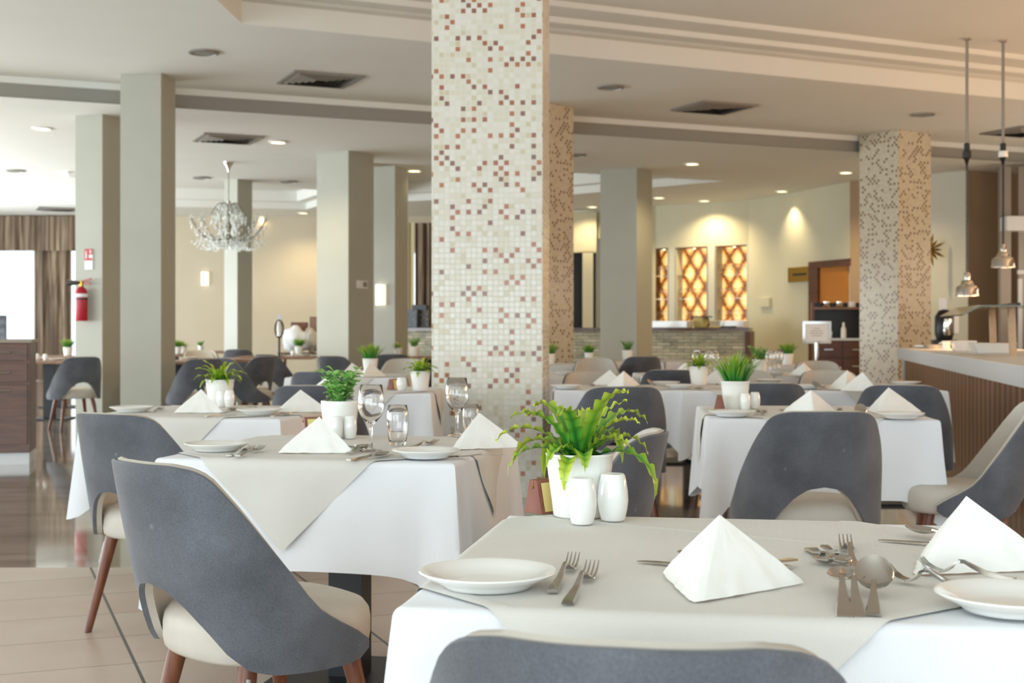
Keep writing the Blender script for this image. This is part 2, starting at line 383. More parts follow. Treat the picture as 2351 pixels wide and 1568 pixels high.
t = MB(); a_, b_ = (-17, Ly(-17)), (17, Ly(17))
t.add([(*a_, H1), (*b_, H1), (*b_, H1-.07), (*a_, H1-.07)], [(0, 1, 2, 3)]); t.add([(a_[0], a_[1]+.06, H1-.07), (b_[0], b_[1]+.06, H1-.07), (*b_, H1-.07), (*a_, H1-.07)], [(0, 1, 2, 3)])
mk('trim_2', t, 'ceiling', **STRUCT)
M['shaded_fascia'] = newmat('painted_shade_fascia', '#98958d', .7)  # grey colour imitates the shade low on the ceiling step
t = MB().add([(a_[0], a_[1]+.06, H1-.07), (b_[0], b_[1]+.06, H1-.07), (b_[0], b_[1]+.06, H2), (a_[0], a_[1]+.06, H2)], [(0, 1, 2, 3)]); mk('trim_10', t, 'shaded_fascia', **STRUCT)
d24 = Vector((math.cos(math.radians(24)), math.sin(math.radians(24))))
def line(p, s): return (p[0]+d24.x*s, p[1]+d24.y*s)
# coffer over the far dining area and the small one by the bar
cof2 = [kk(p) for p in [line((-6.2, 16.45), -5.0), line((-6.2, 16.45), 4.6), (-3.2, 21.0), (-11.5, 18.9)]]
cof3 = [kk(p) for p in [(-1.9, 15.0), (.7, 16.1), (2.66, 17.0), (.81, 18.7), (-1.9, 19.8)]]
far_outer = [(-17, Ly(-17)), (17, Ly(17)), (17, 33), (-17, 33)]
mk('ceiling', poly(far_outer, [cof2, cof3], H2), 'ceiling', **STRUCT)
for k, cf in ((3, cof2), (4, cof3)):
    t = MB(); riser(t, cf, H2, H2+.14); ii = inset(cf, .25); t.add(*(lambda m: (m.v, m.f))(poly(cf, [ii], H2+.14))); riser(t, ii, H2+.14, H2+.35)
    mk('trim_%d' % k, t, 'ceiling', **STRUCT); mk('ceiling', poly(ii, [], H2+.35), 'ceiling', **STRUCT)
# walls
YB = 30.1
def wall_with_openings(name, y, x0, x1, z1, ops, mat, th=.2):
    mb = MB(); xs = x0
    for (a, b, c, d) in ops:
        if a > xs: mb.box((xs+a)/2, y+th/2, z1/2, a-xs, th, z1)
        mb.box((a+b)/2, y+th/2, c/2, b-a, th, c); mb.box((a+b)/2, y+th/2, (d+z1)/2, b-a, th, z1-d); xs = b
    if x1 > xs: mb.box((xs+x1)/2, y+th/2, z1/2, x1-xs, th, z1)
    return mk(name, mb, mat, **STRUCT)
wall_with_openings('wall_back', YB, -17, 3.0, 4.1, [(-14.6, -9.35, .3, 2.95), (-2.3, -1.8, .3, 2.9)], 'wall_beige')
def window(n, x0, x1, z0, z1, y):
    r = thing('window_%d' % n, 'x', 'x', ((x0+x1)/2, y, z0)); del r['label']; del r['category']; r['kind'] = 'structure'
    w, h = x1-x0, z1-z0; f = MB()
    for sx in (-1, 1): f.box(sx*(w/2-.03), 0, h/2, .06, .08, h)
    for k in range(1, max(2, int(w/1.3))+0): f.box(-w/2+w*k/max(2, int(w/1.3)), 0, h/2, .05, .07, h)
    f.box(0, 0, .03, w, .08, .06); f.box(0, 0, h-.03, w, .08, .06)
    mk('window_frame', f, 'white', r); g_ = MB().box(0, 0, h/2, w-.1, .008, h-.1); mk('window_pane', g_, 'glass', r)
window(1, -14.6, -9.35, .3, 2.95, YB+.1); window(2, -2.3, -1.8, .3, 2.9, YB+.1)
def wall_seg(name, p, q, z0, z1, mat, th=.15):
    p, q = Vector(p), Vector(q); d = (q-p); a = math.atan2(d.y, d.x); c = (p+q)/2+Vector((-d.y, d.x)).normalized()*th/2
    return mk(name, MB().box(c.x, c.y, (z0+z1)/2, d.length, th, z1-z0, a), mat, **STRUCT)
A1, A2, A3, A4 = kk((2.17, 20.4)), kk((3.42, 19.5)), kk((4.27, 17.1)), kk((5.35, 15.85))
# wall behind the bar: opening for the lit niches
nz0, nz1 = 1.17, kz(2.36)
HW = H2+.05
wall_seg('wall_bar', kk((.62, 21.5)), A1, kz(2.55), HW, 'wall_cream')
wall_seg('wall_bar', A1, A2, nz1, HW, 'wall_cream'); wall_seg('wall_bar', A1, A2, 0, nz0, 'wall_cream')
wall_seg('wall_bar', A1, (2.75, 30.2), 0, HW, 'wall_cream')
wall_seg('wall_side', A2, A3, 0, HW, 'wall_cream')
wall_seg('wall_pilaster', kk((4.25, 17.0)), kk((4.62, 16.75)), 0, HW, 'wall_brown')
wall_seg('wall_east', A3, A4, 0, HW, 'wall_sage')
wall_seg('wall_kitchen', A4, kk((6.3, 16.3)), 0, HW, 'wall_brown')
wall_seg('wall_kitchen', kk((6.3, 16.3)), kk((7.6, 14.0)), 0, HW, 'wall_brown')
wall_seg('wall_right', kk((7.6, 14.0)), (10.26, -4), 0, H0+.1, 'wall_brown')
# long left wall with window openings (outside the picture, lets the daylight in)
lw = MB(); lw.box(-12.6, 13, .15, .2, 36, .3); lw.box(-12.6, 13, 3.6, .2, 36, 1.2)
for y in (-4.6, 0, 4.5, 9, 13.5, 18, 22.5, 27): lw.box(-12.6, y, 1.8, .2, .4, 3.6)
mk('wall_left', lw, 'wall_beige', **STRUCT)
# strip above the dark doorway by the bar
d3 = thing('door_1', 'x', 'x', (1.28, 28.2, 0)); del d3['label']; del d3['category']; d3['kind'] = 'structure'
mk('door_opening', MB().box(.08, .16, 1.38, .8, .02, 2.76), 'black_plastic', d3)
mk('door_frame', MB().box(.30, -.02, 1.38, .22, .1, 2.76).box(.20, .0, 3.16, .55, .14, .84), 'wall_cream', d3)

# ------------------------------------------------------------------ columns
def column(corner, aright, s, top, mat, label, s2=None):
    """corner = near vertical edge (world x,y); aright = bearing of the right-hand face, degrees clockwise of straight ahead"""
    a = math.radians(aright); rd = Vector((math.sin(a), math.cos(a))); ld = Vector((-math.cos(a), math.sin(a)))
    s2 = s2 or s
    c = Vector(corner)+rd*s2/2+ld*s/2
    o = mk('column', MB().box(0, 0, top/2, s, s2, top), mat, bevel=.004)
    o.location = (c.x, c.y, 0); o.rotation_euler = (0, 0, -a); tag(o, label, 'column'); return o
def cpt(x, y, H): D = (H-HC)*F/(HY-y); return ((x-CX)*D/F, D)
D1 = 9.05
c1 = column(((1246-CX)*D1/F, D1), 5.0, .751, H0, 'mosaic', 'thick square column in cream mosaic tiles with terracotta specks, nearest of all', .74)
c2 = column(cpt(1252, 233, H1), 36, .62, H1, 'mosaic2', 'brown speckled mosaic column directly behind the thick cream one', .62)
c3 = column(cpt(2062, 297, H1), 57, .70, H1, 'mosaic3' if 'mosaic3' in M else 'mosaic2', 'speckled mosaic column beside the buffet counter', .675)
c4 = column(cpt(370, 168, H1), 5, .452, H1, 'col', 'plain grey-green square column, tallest one at left', .46)
c5 = column(cpt(235, 262, H2), 19, .378, H2, 'col', 'plain column carrying the red fire extinguisher', .378)
c6 = column(cpt(800, 346, H2), 32, .58, H2, 'col', 'plain wide column with a switch plate, left of the thick mosaic column', .58)
c7 = column(cpt(907, 380, H2), 22, .486, H2, 'col', 'plain column with a white wall lamp, half hidden by the wide column', .445)
c8 = column(cpt(545, 411, H2), 37, .33, H2, 'col', 'slim plain column behind the crystal chandelier', .33)
c9 = column(cpt(1462, 385, H2), 31, .64, H2, 'col', 'plain column standing in front of the bar', .567)

# ------------------------------------------------------------------ ceiling fittings
def downlight_make():
    r = thing('downlight', '', 'ceiling light')
    mk('trim_ring', MB().lathe([(.075, -.001), (.1, -.001), (.1, -.012), (.078, -.016), (.075, -.001)], 28), 'white', r, True)
    mk('lens', MB().lathe([(.0, -.006), (.076, -.006)], 28), 'lamp', r)
    return r
DL = Kind(downlight_make)
for x, y, lb in [(97, 294, 'lit round downlight at far left, before the left columns'), (638, 325, 'lit round downlight right of the near square vent'),
                 (951, 391, 'lit round downlight just left of the thick mosaic column'), (602, 497, 'lit downlight behind the chandelier, lower one'),
                 (696, 488, 'lit downlight above the beige wall, beside the wide column'), (1589, 375, 'lit downlight right of the brown mosaic column, nearest one'),
                 (1942, 395, 'lit downlight just left of the buffet mosaic column'), (1795, 438, 'lit downlight washing the cream wall above the brass plaque'),
                 (1617, 460, 'lit downlight above the bar niches'), (1513, 453, 'lit downlight beside the column in front of the bar'), (1360, 474, 'small lit downlight above the cream bulkhead by the dark doorway')]:
    D = (H2-HC)*F/(HY-y); p = ((x-CX)*D/F, D, H2); DL.put(p, 0, lb, scale=1.25)
    warm = (1, .78, .45); spot('downlight_beam', (p[0], p[1], H2-.03), {1795: 32, 1513: 60, 1617: 110, 1360: 60, 1942: 130, 1589: 80}.get(x, 90), warm, 140 if x != 1795 else 85, 1 if x == 1795 else .8)
for x, y in ((1830, 452),):
    spot('downlight_beam', (5.0, 24.7, 3.5), 35, (1, .80, .5), 110)
def speaker_make():
    r = thing('ceiling_speaker', '', 'ceiling speaker')
    mk('trim_ring', MB().lathe([(.09, 0), (.115, 0), (.115, -.014), (.095, -.018), (.09, 0)], 28), 'grey_metal', r, True)
    mk('grille', MB().lathe([(0, -.012), (.092, -.012)], 28), 'spot_off', r)
    return r
SP = Kind(speaker_make)
for x, y, z, lb in [(468, 119, H1, 'round grey ceiling speaker above the tall plain column, unlit'), (1402, 199, H1, 'round grey ceiling speaker left of the right-hand vent'),
                    (2119, 262, H1, 'round grey ceiling speaker above the buffet mosaic column'), (463, 407, H2, 'small ceiling speaker left of the chandelier rod'),
                    (663, 416, H2, 'small ceiling speaker right of the chandelier rod'), (36, 391, H2, 'small ceiling speaker at the left picture edge'), (1322, 355, H2, 'small ceiling speaker beside the brown mosaic column')]:
    D = (z-HC)*F/(HY-y); SP.put(((x-CX)*D/F, D, z), 0, lb, scale=1.3)
def vent_make():
    r = thing('ceiling_vent', '', 'air vent'); w = .30
    f = MB()
    for s_ in (-1, 1): f.box(s_*(w-.015), 0, -.008, .03, 2*w, .018); f.box(0, s_*(w-.015), -.008, 2*w-.06, .03, .018)
    mk('frame', f, 'grey_metal', r); mk('backing', MB().box(0, 0, -.001, 2*w-.06, 2*w-.06, .002), 'black_plastic', r)
    k = .26
    for i in range(5):
        q = k-.045*i; f = MB()
        for a in range(4):
            R = Matrix.Rotation(a*PI/2, 3, 'Z')
            vs = [R @ Vector(v) for v in ((-q, -q, -.012), (q, -q, -.012), (q-.03, -q+.03, -.026), (-q+.03, -q+.03, -.026))]
            f.add(vs, [(0, 1, 2, 3)])
        mk('louvre', f, 'grey_metal', r)
    return r
VT = Kind(vent_make)
for x, y, z, rz, lb in [(735, 181, H1, .15, 'square ceiling air vent near the tall plain column, the largest'), (523, 317, H2, .15, 'square ceiling air vent above the chandelier'),
                        (1640, 246, H1, .15, 'square ceiling air vent between the mosaic columns'), (2345, 301, H1, .15, 'square ceiling air vent cut by the right picture edge'),
                        (131, 479, H2, .1, 'small ceiling vent over the brown curtain')]:
    D = (z-HC)*F/(HY-y); VT.put(((x-CX)*D/F, D, z), .42, lb, scale=1.3)

# ------------------------------------------------------------------ chairs
TOP = [(0, .826), (28, .823), (38, .814), (43, .802), (47, .785), (57, .716), (69, .624), (83, .522), (95, .455), (102, .422), (106, .398)]
BOT = [(0, .548), (12, .538), (22, .503), (32, .448), (40, .398), (50, .362), (62, .352), (98, .352), (103, .360), (106, .380)]
def chair_make():
    r = thing('dining_chair', '', 'chair')
    def pt(deg, z, off):
        a = math.radians(deg); k = 1-.10*max(0, 1-(z-.35)/.35)**1.5*max(0, math.cos(a))
        rx, ry = .285-off, .265-off
        c = math.cos(a); y = -ry*c if c > 0 else -c*(.50)
        return Vector((rx*math.sin(a)*(1 if c > 0 else 1), y*k-.2*(z-.40)*max(0, c)**.7, z))
    def shell(off0, off1, up):
        mb = MB(); nu, nv = 64, 14
        def f(u, v):
            deg = -106+212*u; d = abs(deg); t, b = interp(TOP, d)+up, interp(BOT, d)-(0 if up <= 0 else 0)
            t += .006*max(0, 1-abs(d-45)/25)*0
            # closed cross-section: outside up, over the lip, inside down
            if v <= .46: z = b+(t-b)*(v/.46); o_ = off0
            elif v < .54: w = (v-.46)/.08; z = t+.005*math.sin(w*PI); o_ = off0+(off1-off0)*w
            else: z = t-(t-b)*((v-.54)/.46); o_ = off1
            return pt(deg, z, o_)
        mb.grid(f, nu, 28)
        n = 29
        for i in (0, nu): mb.f.append(tuple(i*n+j for j in range(n)))
        for i in range(nu): mb.f.append((i*n, (i+1)*n, (i+1)*n+28, i*n+28))
        return mb
    mk('back_shell', shell(0, .014, 0), 'grey_fabric', r, 50)
    mk('inner_lining', shell(.0145, .034, .004), 'beige_fabric', r, 50, label='beige padded lining of the backrest')
    seat = MB(); prof = [(0, .480), (.5, .479), (.82, .474), (.93, .464), (.985, .446), (1, .425), (1, .390), (.985, .370), (.95, .361), (0, .359)]
    n = 48; vs = []; fs = []
    for (q, z) in prof:
        for j in range(n):
            a = 2*PI*j/n; ca, sa = math.cos(a), math.sin(a); e = .8
            x = .238*math.copysign(abs(ca)**e, ca); y = .235*math.copysign(abs(sa)**e, sa)
            vs.append((x*q, y*q+.032, z))
    for i in range(len(prof)-1):
        for j in range(n): fs.append((i*n+j, i*n+(j+1) % n, (i+1)*n+(j+1) % n, (i+1)*n+j))
    seat.add(vs, fs); mk('seat', seat, 'beige_fabric', r, 60)
    for sx in (-1, 1):
        for sy in (-1, 1):
            a, b = Vector((sx*.155, sy*.14+.02, .362)), Vector((sx*.215, sy*.205+.02, .004))
            lg = mk('leg', MB().tube([a, a.lerp(b, .5), b, b-Vector((0, 0, .003))], [.024, .019, .0135, .012], 14), 'walnut', r, 50)
            if sy < 0:
                q = a.lerp(b, .08); q2 = a.lerp(b, .30); o_ = Vector((sx*.021, -.008, 0))
                mk('leg_bracket', MB().tube([q+o_, q2+o_*.95], .006, 8), 'grey_metal', lg)
    return r
CH = Kind(chair_make)
def chair(x, y, fx, fy, label):           # (fx, fy): the way the sitter would face
    return CH.put((x, y, 0), math.atan2(-fx, fy), label)
chair(.175, 1.605, .21, .98, 'grey-backed beige chair cut by the bottom edge, nearest the camera')
chair(-.625, 3.30, .73, .68, 'grey-backed chair with walnut legs, large at left before the second table')
chair(-1.305, 5.10, .50, .87, 'grey-backed chair at far left, behind the large left chair')
chair(1.145, 5.27, -.03, 1, 'grey-backed chair seen square from behind, at the right middle table')
chair(1.95, 5.80, -.97, .24, 'chair at the right picture edge, its beige inside facing left')
chair(.12, 4.06, -.97, .19, 'chair tucked into the second table, behind the nearest potted fern')
chair(.56, 7.42, -.12, .99, 'grey-backed chair behind the nearest fern, with walnut legs showing')
chair(1.45, 7.90, 0, 1, 'grey-backed chair just right of the grass pot')
chair(2.19, 7.62, .25, .97, 'grey-backed chair behind the right folded napkin, near the slatted counter')
chair(2.30, 9.62, -.05, -1, 'beige-fronted chair facing the camera, in front of the silver sign stand')
chair(1.73, 9.62, .1, -1, 'beige-fronted chair facing the camera, behind the grass pot')
chair(.62, 9.45, .2, -1, 'beige-fronted chair facing the camera, behind the left white napkins of the long row')
chair(1.22, 10.4, .1, 1, 'grey-backed chair half hidden by the fern pot of the long row')
chair(2.90, 12.6, 0, -1, 'dark chair top in front of the far sideboard, beside the buffet mosaic column')
chair(1.42, 15.45, -.2, 1, 'dark chair top in front of the bar column')
chair(.88, 14.0, 0, -1, 'beige chair facing the camera, beside the brown mosaic column')
chair(-1.06, 7.55, .1, 1, 'grey-backed chair behind the green herb pot')
chair(-1.34, 9.95, .2, 1, 'grey-backed chair two rows behind the herb pot')
chair(-1.93, 15.7, .5, .87, 'grey-backed chair at the foot of the wide plain column, right side')
chair(-2.85, 16.75, .6, .8, 'grey-backed chair left of the wide plain column, with open back')
chair(-3.33, 14.2, -.55, .83, 'dark grey chair just right of the tall plain column')
chair(-2.86, 14.6, .8, .6, 'dark chair behind the fern of the third table')
chair(-3.02, 15.4, -.85, .5, 'chair with grey side toward the wide column, left of the open-backed one')
chair(-4.92, 15.2, -.6, .8, 'grey-backed chair by the bare table at far left')
chair(-5.35, 17.9, .3, -1, 'beige-fronted chair beyond the far left bare table')
chair(-4.2, 20.95, 0, 1, 'dark chair top against the beige wall, left one')
chair(-4.45, 19.4, .2, -1, 'pale chair facing the camera left of the slim column')
chair(-1.55, 16.9, -.3, 1, 'dark chair top just left of the thick mosaic column')
chair(-1.15, 13.6, -.2, -1, 'pale chair facing the camera left of the thick mosaic column')
chair(-4.3, 18.7, .4, -1, 'pale chair facing the camera against the beige wall')

# ------------------------------------------------------------------ tables
def base_make(top_mat, s):
    r = thing('dining_table', '', 'table')
    mk('tabletop', MB().box(0, 0, .728, s, s, .036), top_mat, r, bevel=.004)
    mk('post', MB().box(0, 0, .36, .11, .11, .70), 'black', r)
    mk('foot_plate', MB().box(0, 0, .008, .46, .46, .016), 'black', r, bevel=.003)
    return r
def hash_(k): return (math.sin(k*12.9898)*43758.5453) % 1
def cloth_mesh(s, drop=.30, seed=1):
    h = s/2; mb = MB(); per = []
    nseg = 26; rc = .02
    for side in range(4):
        for i in range(nseg):
            t = (i/nseg)**1.0; t = .5-.5*math.cos(t*PI)*1.0 if True else t
            per.append((side, -h+rc*0+2*h*t))
    Z0 = .7478; n = len(per); rows = []
    nrm = [(0, -1), (1, 0), (0, 1), (-1, 0)]; tan = [(1, 0), (0, 1), (-1, 0), (0, -1)]
    RB = .016
    def pos(k, tt):
        side, u = per[k]; nx, ny = nrm[side]; tx, ty = tan[side]
        dl = u+h; dr = h-u; d = min(dl, dr); near_r = dr < dl
        cidx = (side+(1 if near_r else 0)) % 4
        b = math.exp(-(d/.045)**2); Lg = drop+.125*math.exp(-(d/.085)**2)+.008*math.sin(u*9+seed*2+side)
        dg = {0: (-1, -1), 1: (1, -1), 2: (1, 1), 3: (-1, 1)}[cidx]
        w = math.exp(-(d/.03)**2); dx, dy = nx*(1-w)+dg[0]*.707*w, ny*(1-w)+dg[1]*.707*w
        if tt <= 0:                       # bend over the table edge: -1 .. 0
            th = (tt+1)*PI/2; o = -RB+RB*math.sin(th); z = -RB*(1-math.cos(th))
            return (nx*h+tx*u+dx*o, ny*h+ty*u+dy*o, Z0+z)
        o = .014*tt+b*.035*tt**.9-.03*math.exp(-((d-.10)/.04)**2)*tt+.010*math.sin(u*17+seed*3.1+side*1.7)*tt**1.3
        return (nx*h+tx*u+dx*o, ny*h+ty*u+dy*o, Z0-RB-Lg*tt)
    m = 12
    vs = []; fs = []
    for r_ in (.0001, .5, .92):
        for k in range(n):
            x, y, z = pos(k, -1); vs.append((x*r_, y*r_, Z0))
    bends = [-1, -.8, -.6, -.4, -.2]
    for tt in bends:
        for k in range(n): vs.append(pos(k, tt))
    for j in range(m+1):
        for k in range(n): vs.append(pos(k, j/m))
    m += 4
    R_ = 4+m+1
    for j in range(R_-1):
        for k in range(n): fs.append((j*n+k, j*n+(k+1) % n, (j+1)*n+(k+1) % n, (j+1)*n+k))
    mb.add(vs, fs); return mb
def overlay_mesh(s, size, seed, shift=(0, 0), n=90):
    h = s/2+.003; Z0 = .7515; RB = .019
    def fold(a, out):                     # arc-length a along the cloth -> (position, drop)
        e = abs(a)-(h-RB)
        if e <= 0: return a, 0
        if e < RB*PI/2: th = e/RB; return math.copysign(h-RB+RB*math.sin(th), a), RB*(1-math.cos(th))
        e -= RB*PI/2; return math.copysign(h+.004+.05*e+out*min(1, e*10), a), RB+e
    def f(u, v):
        a, b = (u-.5)*size, (v-.5)*size; p, q = (a-b)/math.sqrt(2)+shift[0], (a+b)/math.sqrt(2)+shift[1]
        P_, d1 = fold(p, .006*math.sin(q*22+seed)); Q_, d2 = fold(q, .006*math.sin(p*22+seed)); z = Z0-max(d1, d2)
        if max(d1, d2) < .001:
            z += .0008*noise.noise(Vector((p*3+seed, q*3, seed)))
            z += .0032*math.exp(-((p*.45+q-.16-.1*math.sin(seed))/.006)**2)*max(0, 1-abs(p)*1.4)*(1 if seed < 7 else 0)
            e = min(u, v, 1-u, 1-v)
            if e < .024: z += .0011
            if e < .004: z -= .0014
        return (P_, Q_, z)
    return MB().grid(f, n, n)
TB = {}
def dressed_table(key, c, rot, s, phrase, seed, size=1.01, drop=.30, shift=(0, 0)):
    r = thing('dining_table', 'black pedestal table under %s' % phrase[1], 'table', (c[0], c[1], 0), math.radians(rot))
    mk('tabletop', MB().box(0, 0, .722, s-.05, s-.05, .036), 'table_wood', r); mk('post', MB().box(0, 0, .36, .11, .11, .70), 'black', r)
    mk('foot_plate', MB().box(0, 0, .008, .46, .46, .016), 'black', r)
    w = mk('tablecloth', cloth_mesh(s, drop, seed), 'cloth', smooth=60); w.location = (c[0], c[1], 0); w.rotation_euler = (0, 0, math.radians(rot))
    tag(w, 'white tablecloth on %s' % phrase[0], 'tablecloth')
    v = mk('table_overlay', overlay_mesh(s, size, seed, shift, 170 if key == 'T1' else 110 if key in ('T2', 'T3', 'T6') else 64), 'overlay', smooth=60); v.location = (c[0], c[1], 0); v.rotation_euler = (0, 0, math.radians(rot))
    tag(v, 'beige overlay cloth laid diagonally on %s' % phrase[0], 'overlay cloth')
    TB[key] = (c, rot, s, phrase[0])
dressed_table('T1', (.378, 2.249), -9.4, .945, ('the nearest table, at lower right', 'the nearest cloth, at lower right'), 1, 1.06, .30, (-.075, .02))
dressed_table('T2', (-.526, 4.39), -11, .92, ('the second table, with two wine glasses', 'the cloth carrying two wine glasses'), 2, 1.02, .31, (-.05, 0))
dressed_table('T3', (-1.358, 6.316), -11, .93, ('the third table, behind the left chairs', 'the third cloth, behind the left chairs'), 3, 1.0, .3, (-.04, 0))
dressed_table('T4', (-.926, 8.56), -3, .93, ('the table touching the thick mosaic column', 'the cloth touching the thick mosaic column'), 4)
dressed_table('T5', (-1.32, 11.25), -3, .95, ('the grass pot table left of the thick column', 'the cloth with the grass pot left of the thick column'), 5)
dressed_table('T6', (1.37, 6.25), -5, .98, ('the right middle table, behind the nearest one', 'the right middle cloth, behind the nearest one'), 6, 1.04, .32)
dressed_table('T7', (.69, 8.92), -1, .83, ('the left table of the long row', 'the left cloth of the long row'), 7, .92)
dressed_table('T8', (1.49, 8.88), -1, .83, ('the middle table of the long row', 'the middle cloth of the long row'), 8, .92)
dressed_table('T9', (2.32, 8.86), -1, .83, ('the right table of the long row', 'the right cloth of the long row'), 9, .92)
dressed_table('T10', (.30, 11.6), 0, .9, ('the table just right of the thick column', 'the cloth just right of the thick column'), 10)
dressed_table('T11', (1.52, 11.55), 0, .9, ('the table in the row before the bar column', 'the cloth in the row before the bar column'), 11)
dressed_table('T12', (2.43, 11.6), 0, .88, ('the table below the thermostat wall', 'the cloth below the thermostat wall'), 12)
dressed_table('T13', (1.33, 16.3), 0, .9, ('the far table at the foot of the bar column', 'the far cloth at the foot of the bar column'), 13)
dressed_table('T14', (2.28, 16.5), 0, .9, ('the far table in front of the stone bar', 'the far cloth in front of the stone bar'), 14)
dressed_table('T15', (2.95, 14.4), 0, .9, ('the far table before the silver sign stand', 'the far cloth before the silver sign stand'), 15)
dressed_table('T16', (.62, 14.9), 0, .9, ('the table at the foot of the brown mosaic column', 'the cloth at the foot of the brown mosaic column'), 16)
BT = Kind(lambda: base_make('table_wood', .95))
for x, y, lb in [(-5.85, 17.1, 'bare wooden table at far left with black post'), (-6.6, 19.8, 'bare wooden table under the curtained window'), (-4.1, 16.8, 'bare wooden table right of the tall plain column'),
                 (-3.40, 19.6, 'bare wooden table before the linen pile'), (-5.35, 21.4, 'bare wooden table against the beige wall'), (-3.75, 18.0, 'bare wooden table at the slim column'), (-1.22, 19.7, 'bare wooden table beside the column with the wall lamp'), (-5.6, 24.3, 'bare wooden table farthest back with the tiny herb pot')]:
    BT.put((x, y, 0), .05, lb, scale=(1.15, 1.1, 1))

# ------------------------------------------------------------------ tableware
ZT = .7535
def plate_make():
    o = mk('plate', MB().lathe([(0, .006), (.045, .006), (.060, .008), (.078, .017), (.094, .0235), (.1, .0245), (.1015, .0225), (.099, .020), (.080, .011), (.066, .003), (.064, 0), (.058, 0), (.057, .003), (0, .003)], 64), 'porcelain', smooth=60)
    o['category'] = 'plate'; return o
PL = Kind(plate_make)
def ribbon(mb, st, th=.0022):     # st: list of (y, x_center, halfwidth, z)
    vs = []; fs = []
    for (y, xc, w, z) in st: vs += [(xc-w, y, z), (xc+w, y, z), (xc+w*.8, y, z+th), (xc-w*.8, y, z+th)]
    for i in range(len(st)-1):
        for k in range(4): fs.append((i*4+k, i*4+(k+1) % 4, (i+1)*4+(k+1) % 4, (i+1)*4+k))
    n = (len(st)-1)*4; fs += [(0, 1, 2, 3), (n+3, n+2, n+1, n)]; mb.add(vs, fs)
def handle(mb, y0, w=.0095, neck=.0032): ribbon(mb, [(y0, 0, w, .001), (y0+.012, 0, w*.98, .0014), (y0+.06, 0, w*.62, .004), (y0+.085, 0, w*.46, .008), (y0+.10, 0, neck, .011), (y0+.112, 0, neck*1.1, .011)], .0032)
def fork_make():
    mb = MB(); handle(mb, -.098)
    ribbon(mb, [(.010, 0, .0035, .0115), (.022, 0, .0052, .0095), (.030, 0, .0105, .0055), (.040, 0, .0122, .0025), (.050, 0, .0122, .0012)])
    for x in (-.0098, -.0034, .0034, .0098): ribbon(mb, [(.049, x, .0024, .0012), (.066, x, .0021, .0026), (.082, x*1.02, .0016, .006), (.095, x*1.02, .0008, .0112)], .0018)
    o = mk('fork', mb, 'steel', smooth=40); o['category'] = 'fork'; return o
def spoon_(y_h, L_, wd, ln):
    mb = MB(); handle(mb, y_h); c = y_h+.110+ln
    def f(u, v):
        a = u*2*PI; r = v; x = math.cos(a)*r*wd*(1-.12*math.sin(a)); y = math.sin(a)*r*ln; d = (1-r*r)
        return (x, c+y, .0105-.0085*d)
    mb.grid(f, 28, 7, closeu=True)
    def g2(u, v): p = f(u, v); return (p[0]*1.04, c+(p[1]-c)*1.04, p[2]-.0016-(.0)*v)
    mb.grid(g2, 28, 7, closeu=True)
    mb.grid(lambda u, v: tuple(Vector(f(u, 1)).lerp(Vector(g2(u, 1)), v)), 28, 1, closeu=True)
    return mb
def spoon_make():
    o = mk('spoon', spoon_(-.1, 0, .0215, .033), 'steel', smooth=50); o['category'] = 'spoon'; return o
def teaspoon_make():
    o = mk('teaspoon', spoon_(-.085, 0, .0145, .022), 'steel', smooth=50); o['category'] = 'teaspoon'; return o
def soup_make():
    mb = MB(); sl_ = .20; ribbon(mb, [(-.1, 0, .0105, .001), (-.088, 0, .0103, .003), (-.04, 0, .0072, .012), (-.01, 0, .0048, .018), (.012, 0, .0038, .021), (.022, 0, .004, .0235)], .0034)
    R_ = Matrix.Rotation(.62, 3, 'X'); c = Vector((0, .046, .034))
    def f(u, v):
        a = u*2*PI; return tuple(c+R_ @ Vector((math.cos(a)*v*.0268*(1-.05*math.sin(a)), math.sin(a)*v*.0325, -.010*(1-v*v))))
    def g2(u, v):
        a = u*2*PI; return tuple(c+R_ @ Vector((math.cos(a)*v*.0278*(1-.05*math.sin(a)), math.sin(a)*v*.0335, -.010*(1-v*v)-.0018)))
    mb.grid(f, 32, 8, closeu=True); mb.grid(g2, 32, 8, closeu=True); mb.grid(lambda u, v: tuple(Vector(f(u, 1)).lerp(Vector(g2(u, 1)), v)), 32, 1, closeu=True)
    o = mk('soup_spoon', mb, 'steel', smooth=50); o['category'] = 'spoon'; return o
def knife_make():
    mb = MB(); ribbon(mb, [(-.105, 0, .0085, .001), (-.06, 0, .0065, .002), (-.01, 0, .0045, .004), (0, 0, .0045, .004)], .004)
    ribbon(mb, [(0, 0, .005, .004), (.02, .001, .0085, .003), (.07, .001, .009, .002), (.10, -.001, .006, .0015), (.112, -.004, .0015, .0012)], .0012)
    o = mk('table_knife', mb, 'steel', smooth=40); o['category'] = 'knife'; return o
FK, SN, TS, SS, KN = Kind(fork_make), Kind(spoon_make), Kind(teaspoon_make), Kind(soup_make), Kind(knife_make)
def along(K, tip, end, label, z=ZT, scale=None, tilt=None):     # tip / end: pixels of the tip and of the handle end
    a, b = px(*end, z), px(*tip, z); d = b-a
    y0, y1 = {id(FK): (-.098, .095), id(SN): (-.1, .076), id(TS): (-.085, .069), id(SS): (-.1, .090), id(KN): (-.105, .112)}[id(K)]
    sy = max(.75, min(1.3, d.length/(y1-y0))); dn = d.normalized(); o_ = a-dn*y0*sy
    sc = (scale[0] if scale else 1, sy, scale[2] if scale else 1)
    o = K.put((o_.x, o_.y, z), math.atan2(-d.x, d.y), label, scale=sc)
    if tilt: o.rotation_euler[0] = tilt[0]; o.rotation_euler[1] = tilt[1]; o.location.z += tilt[2]
    return o
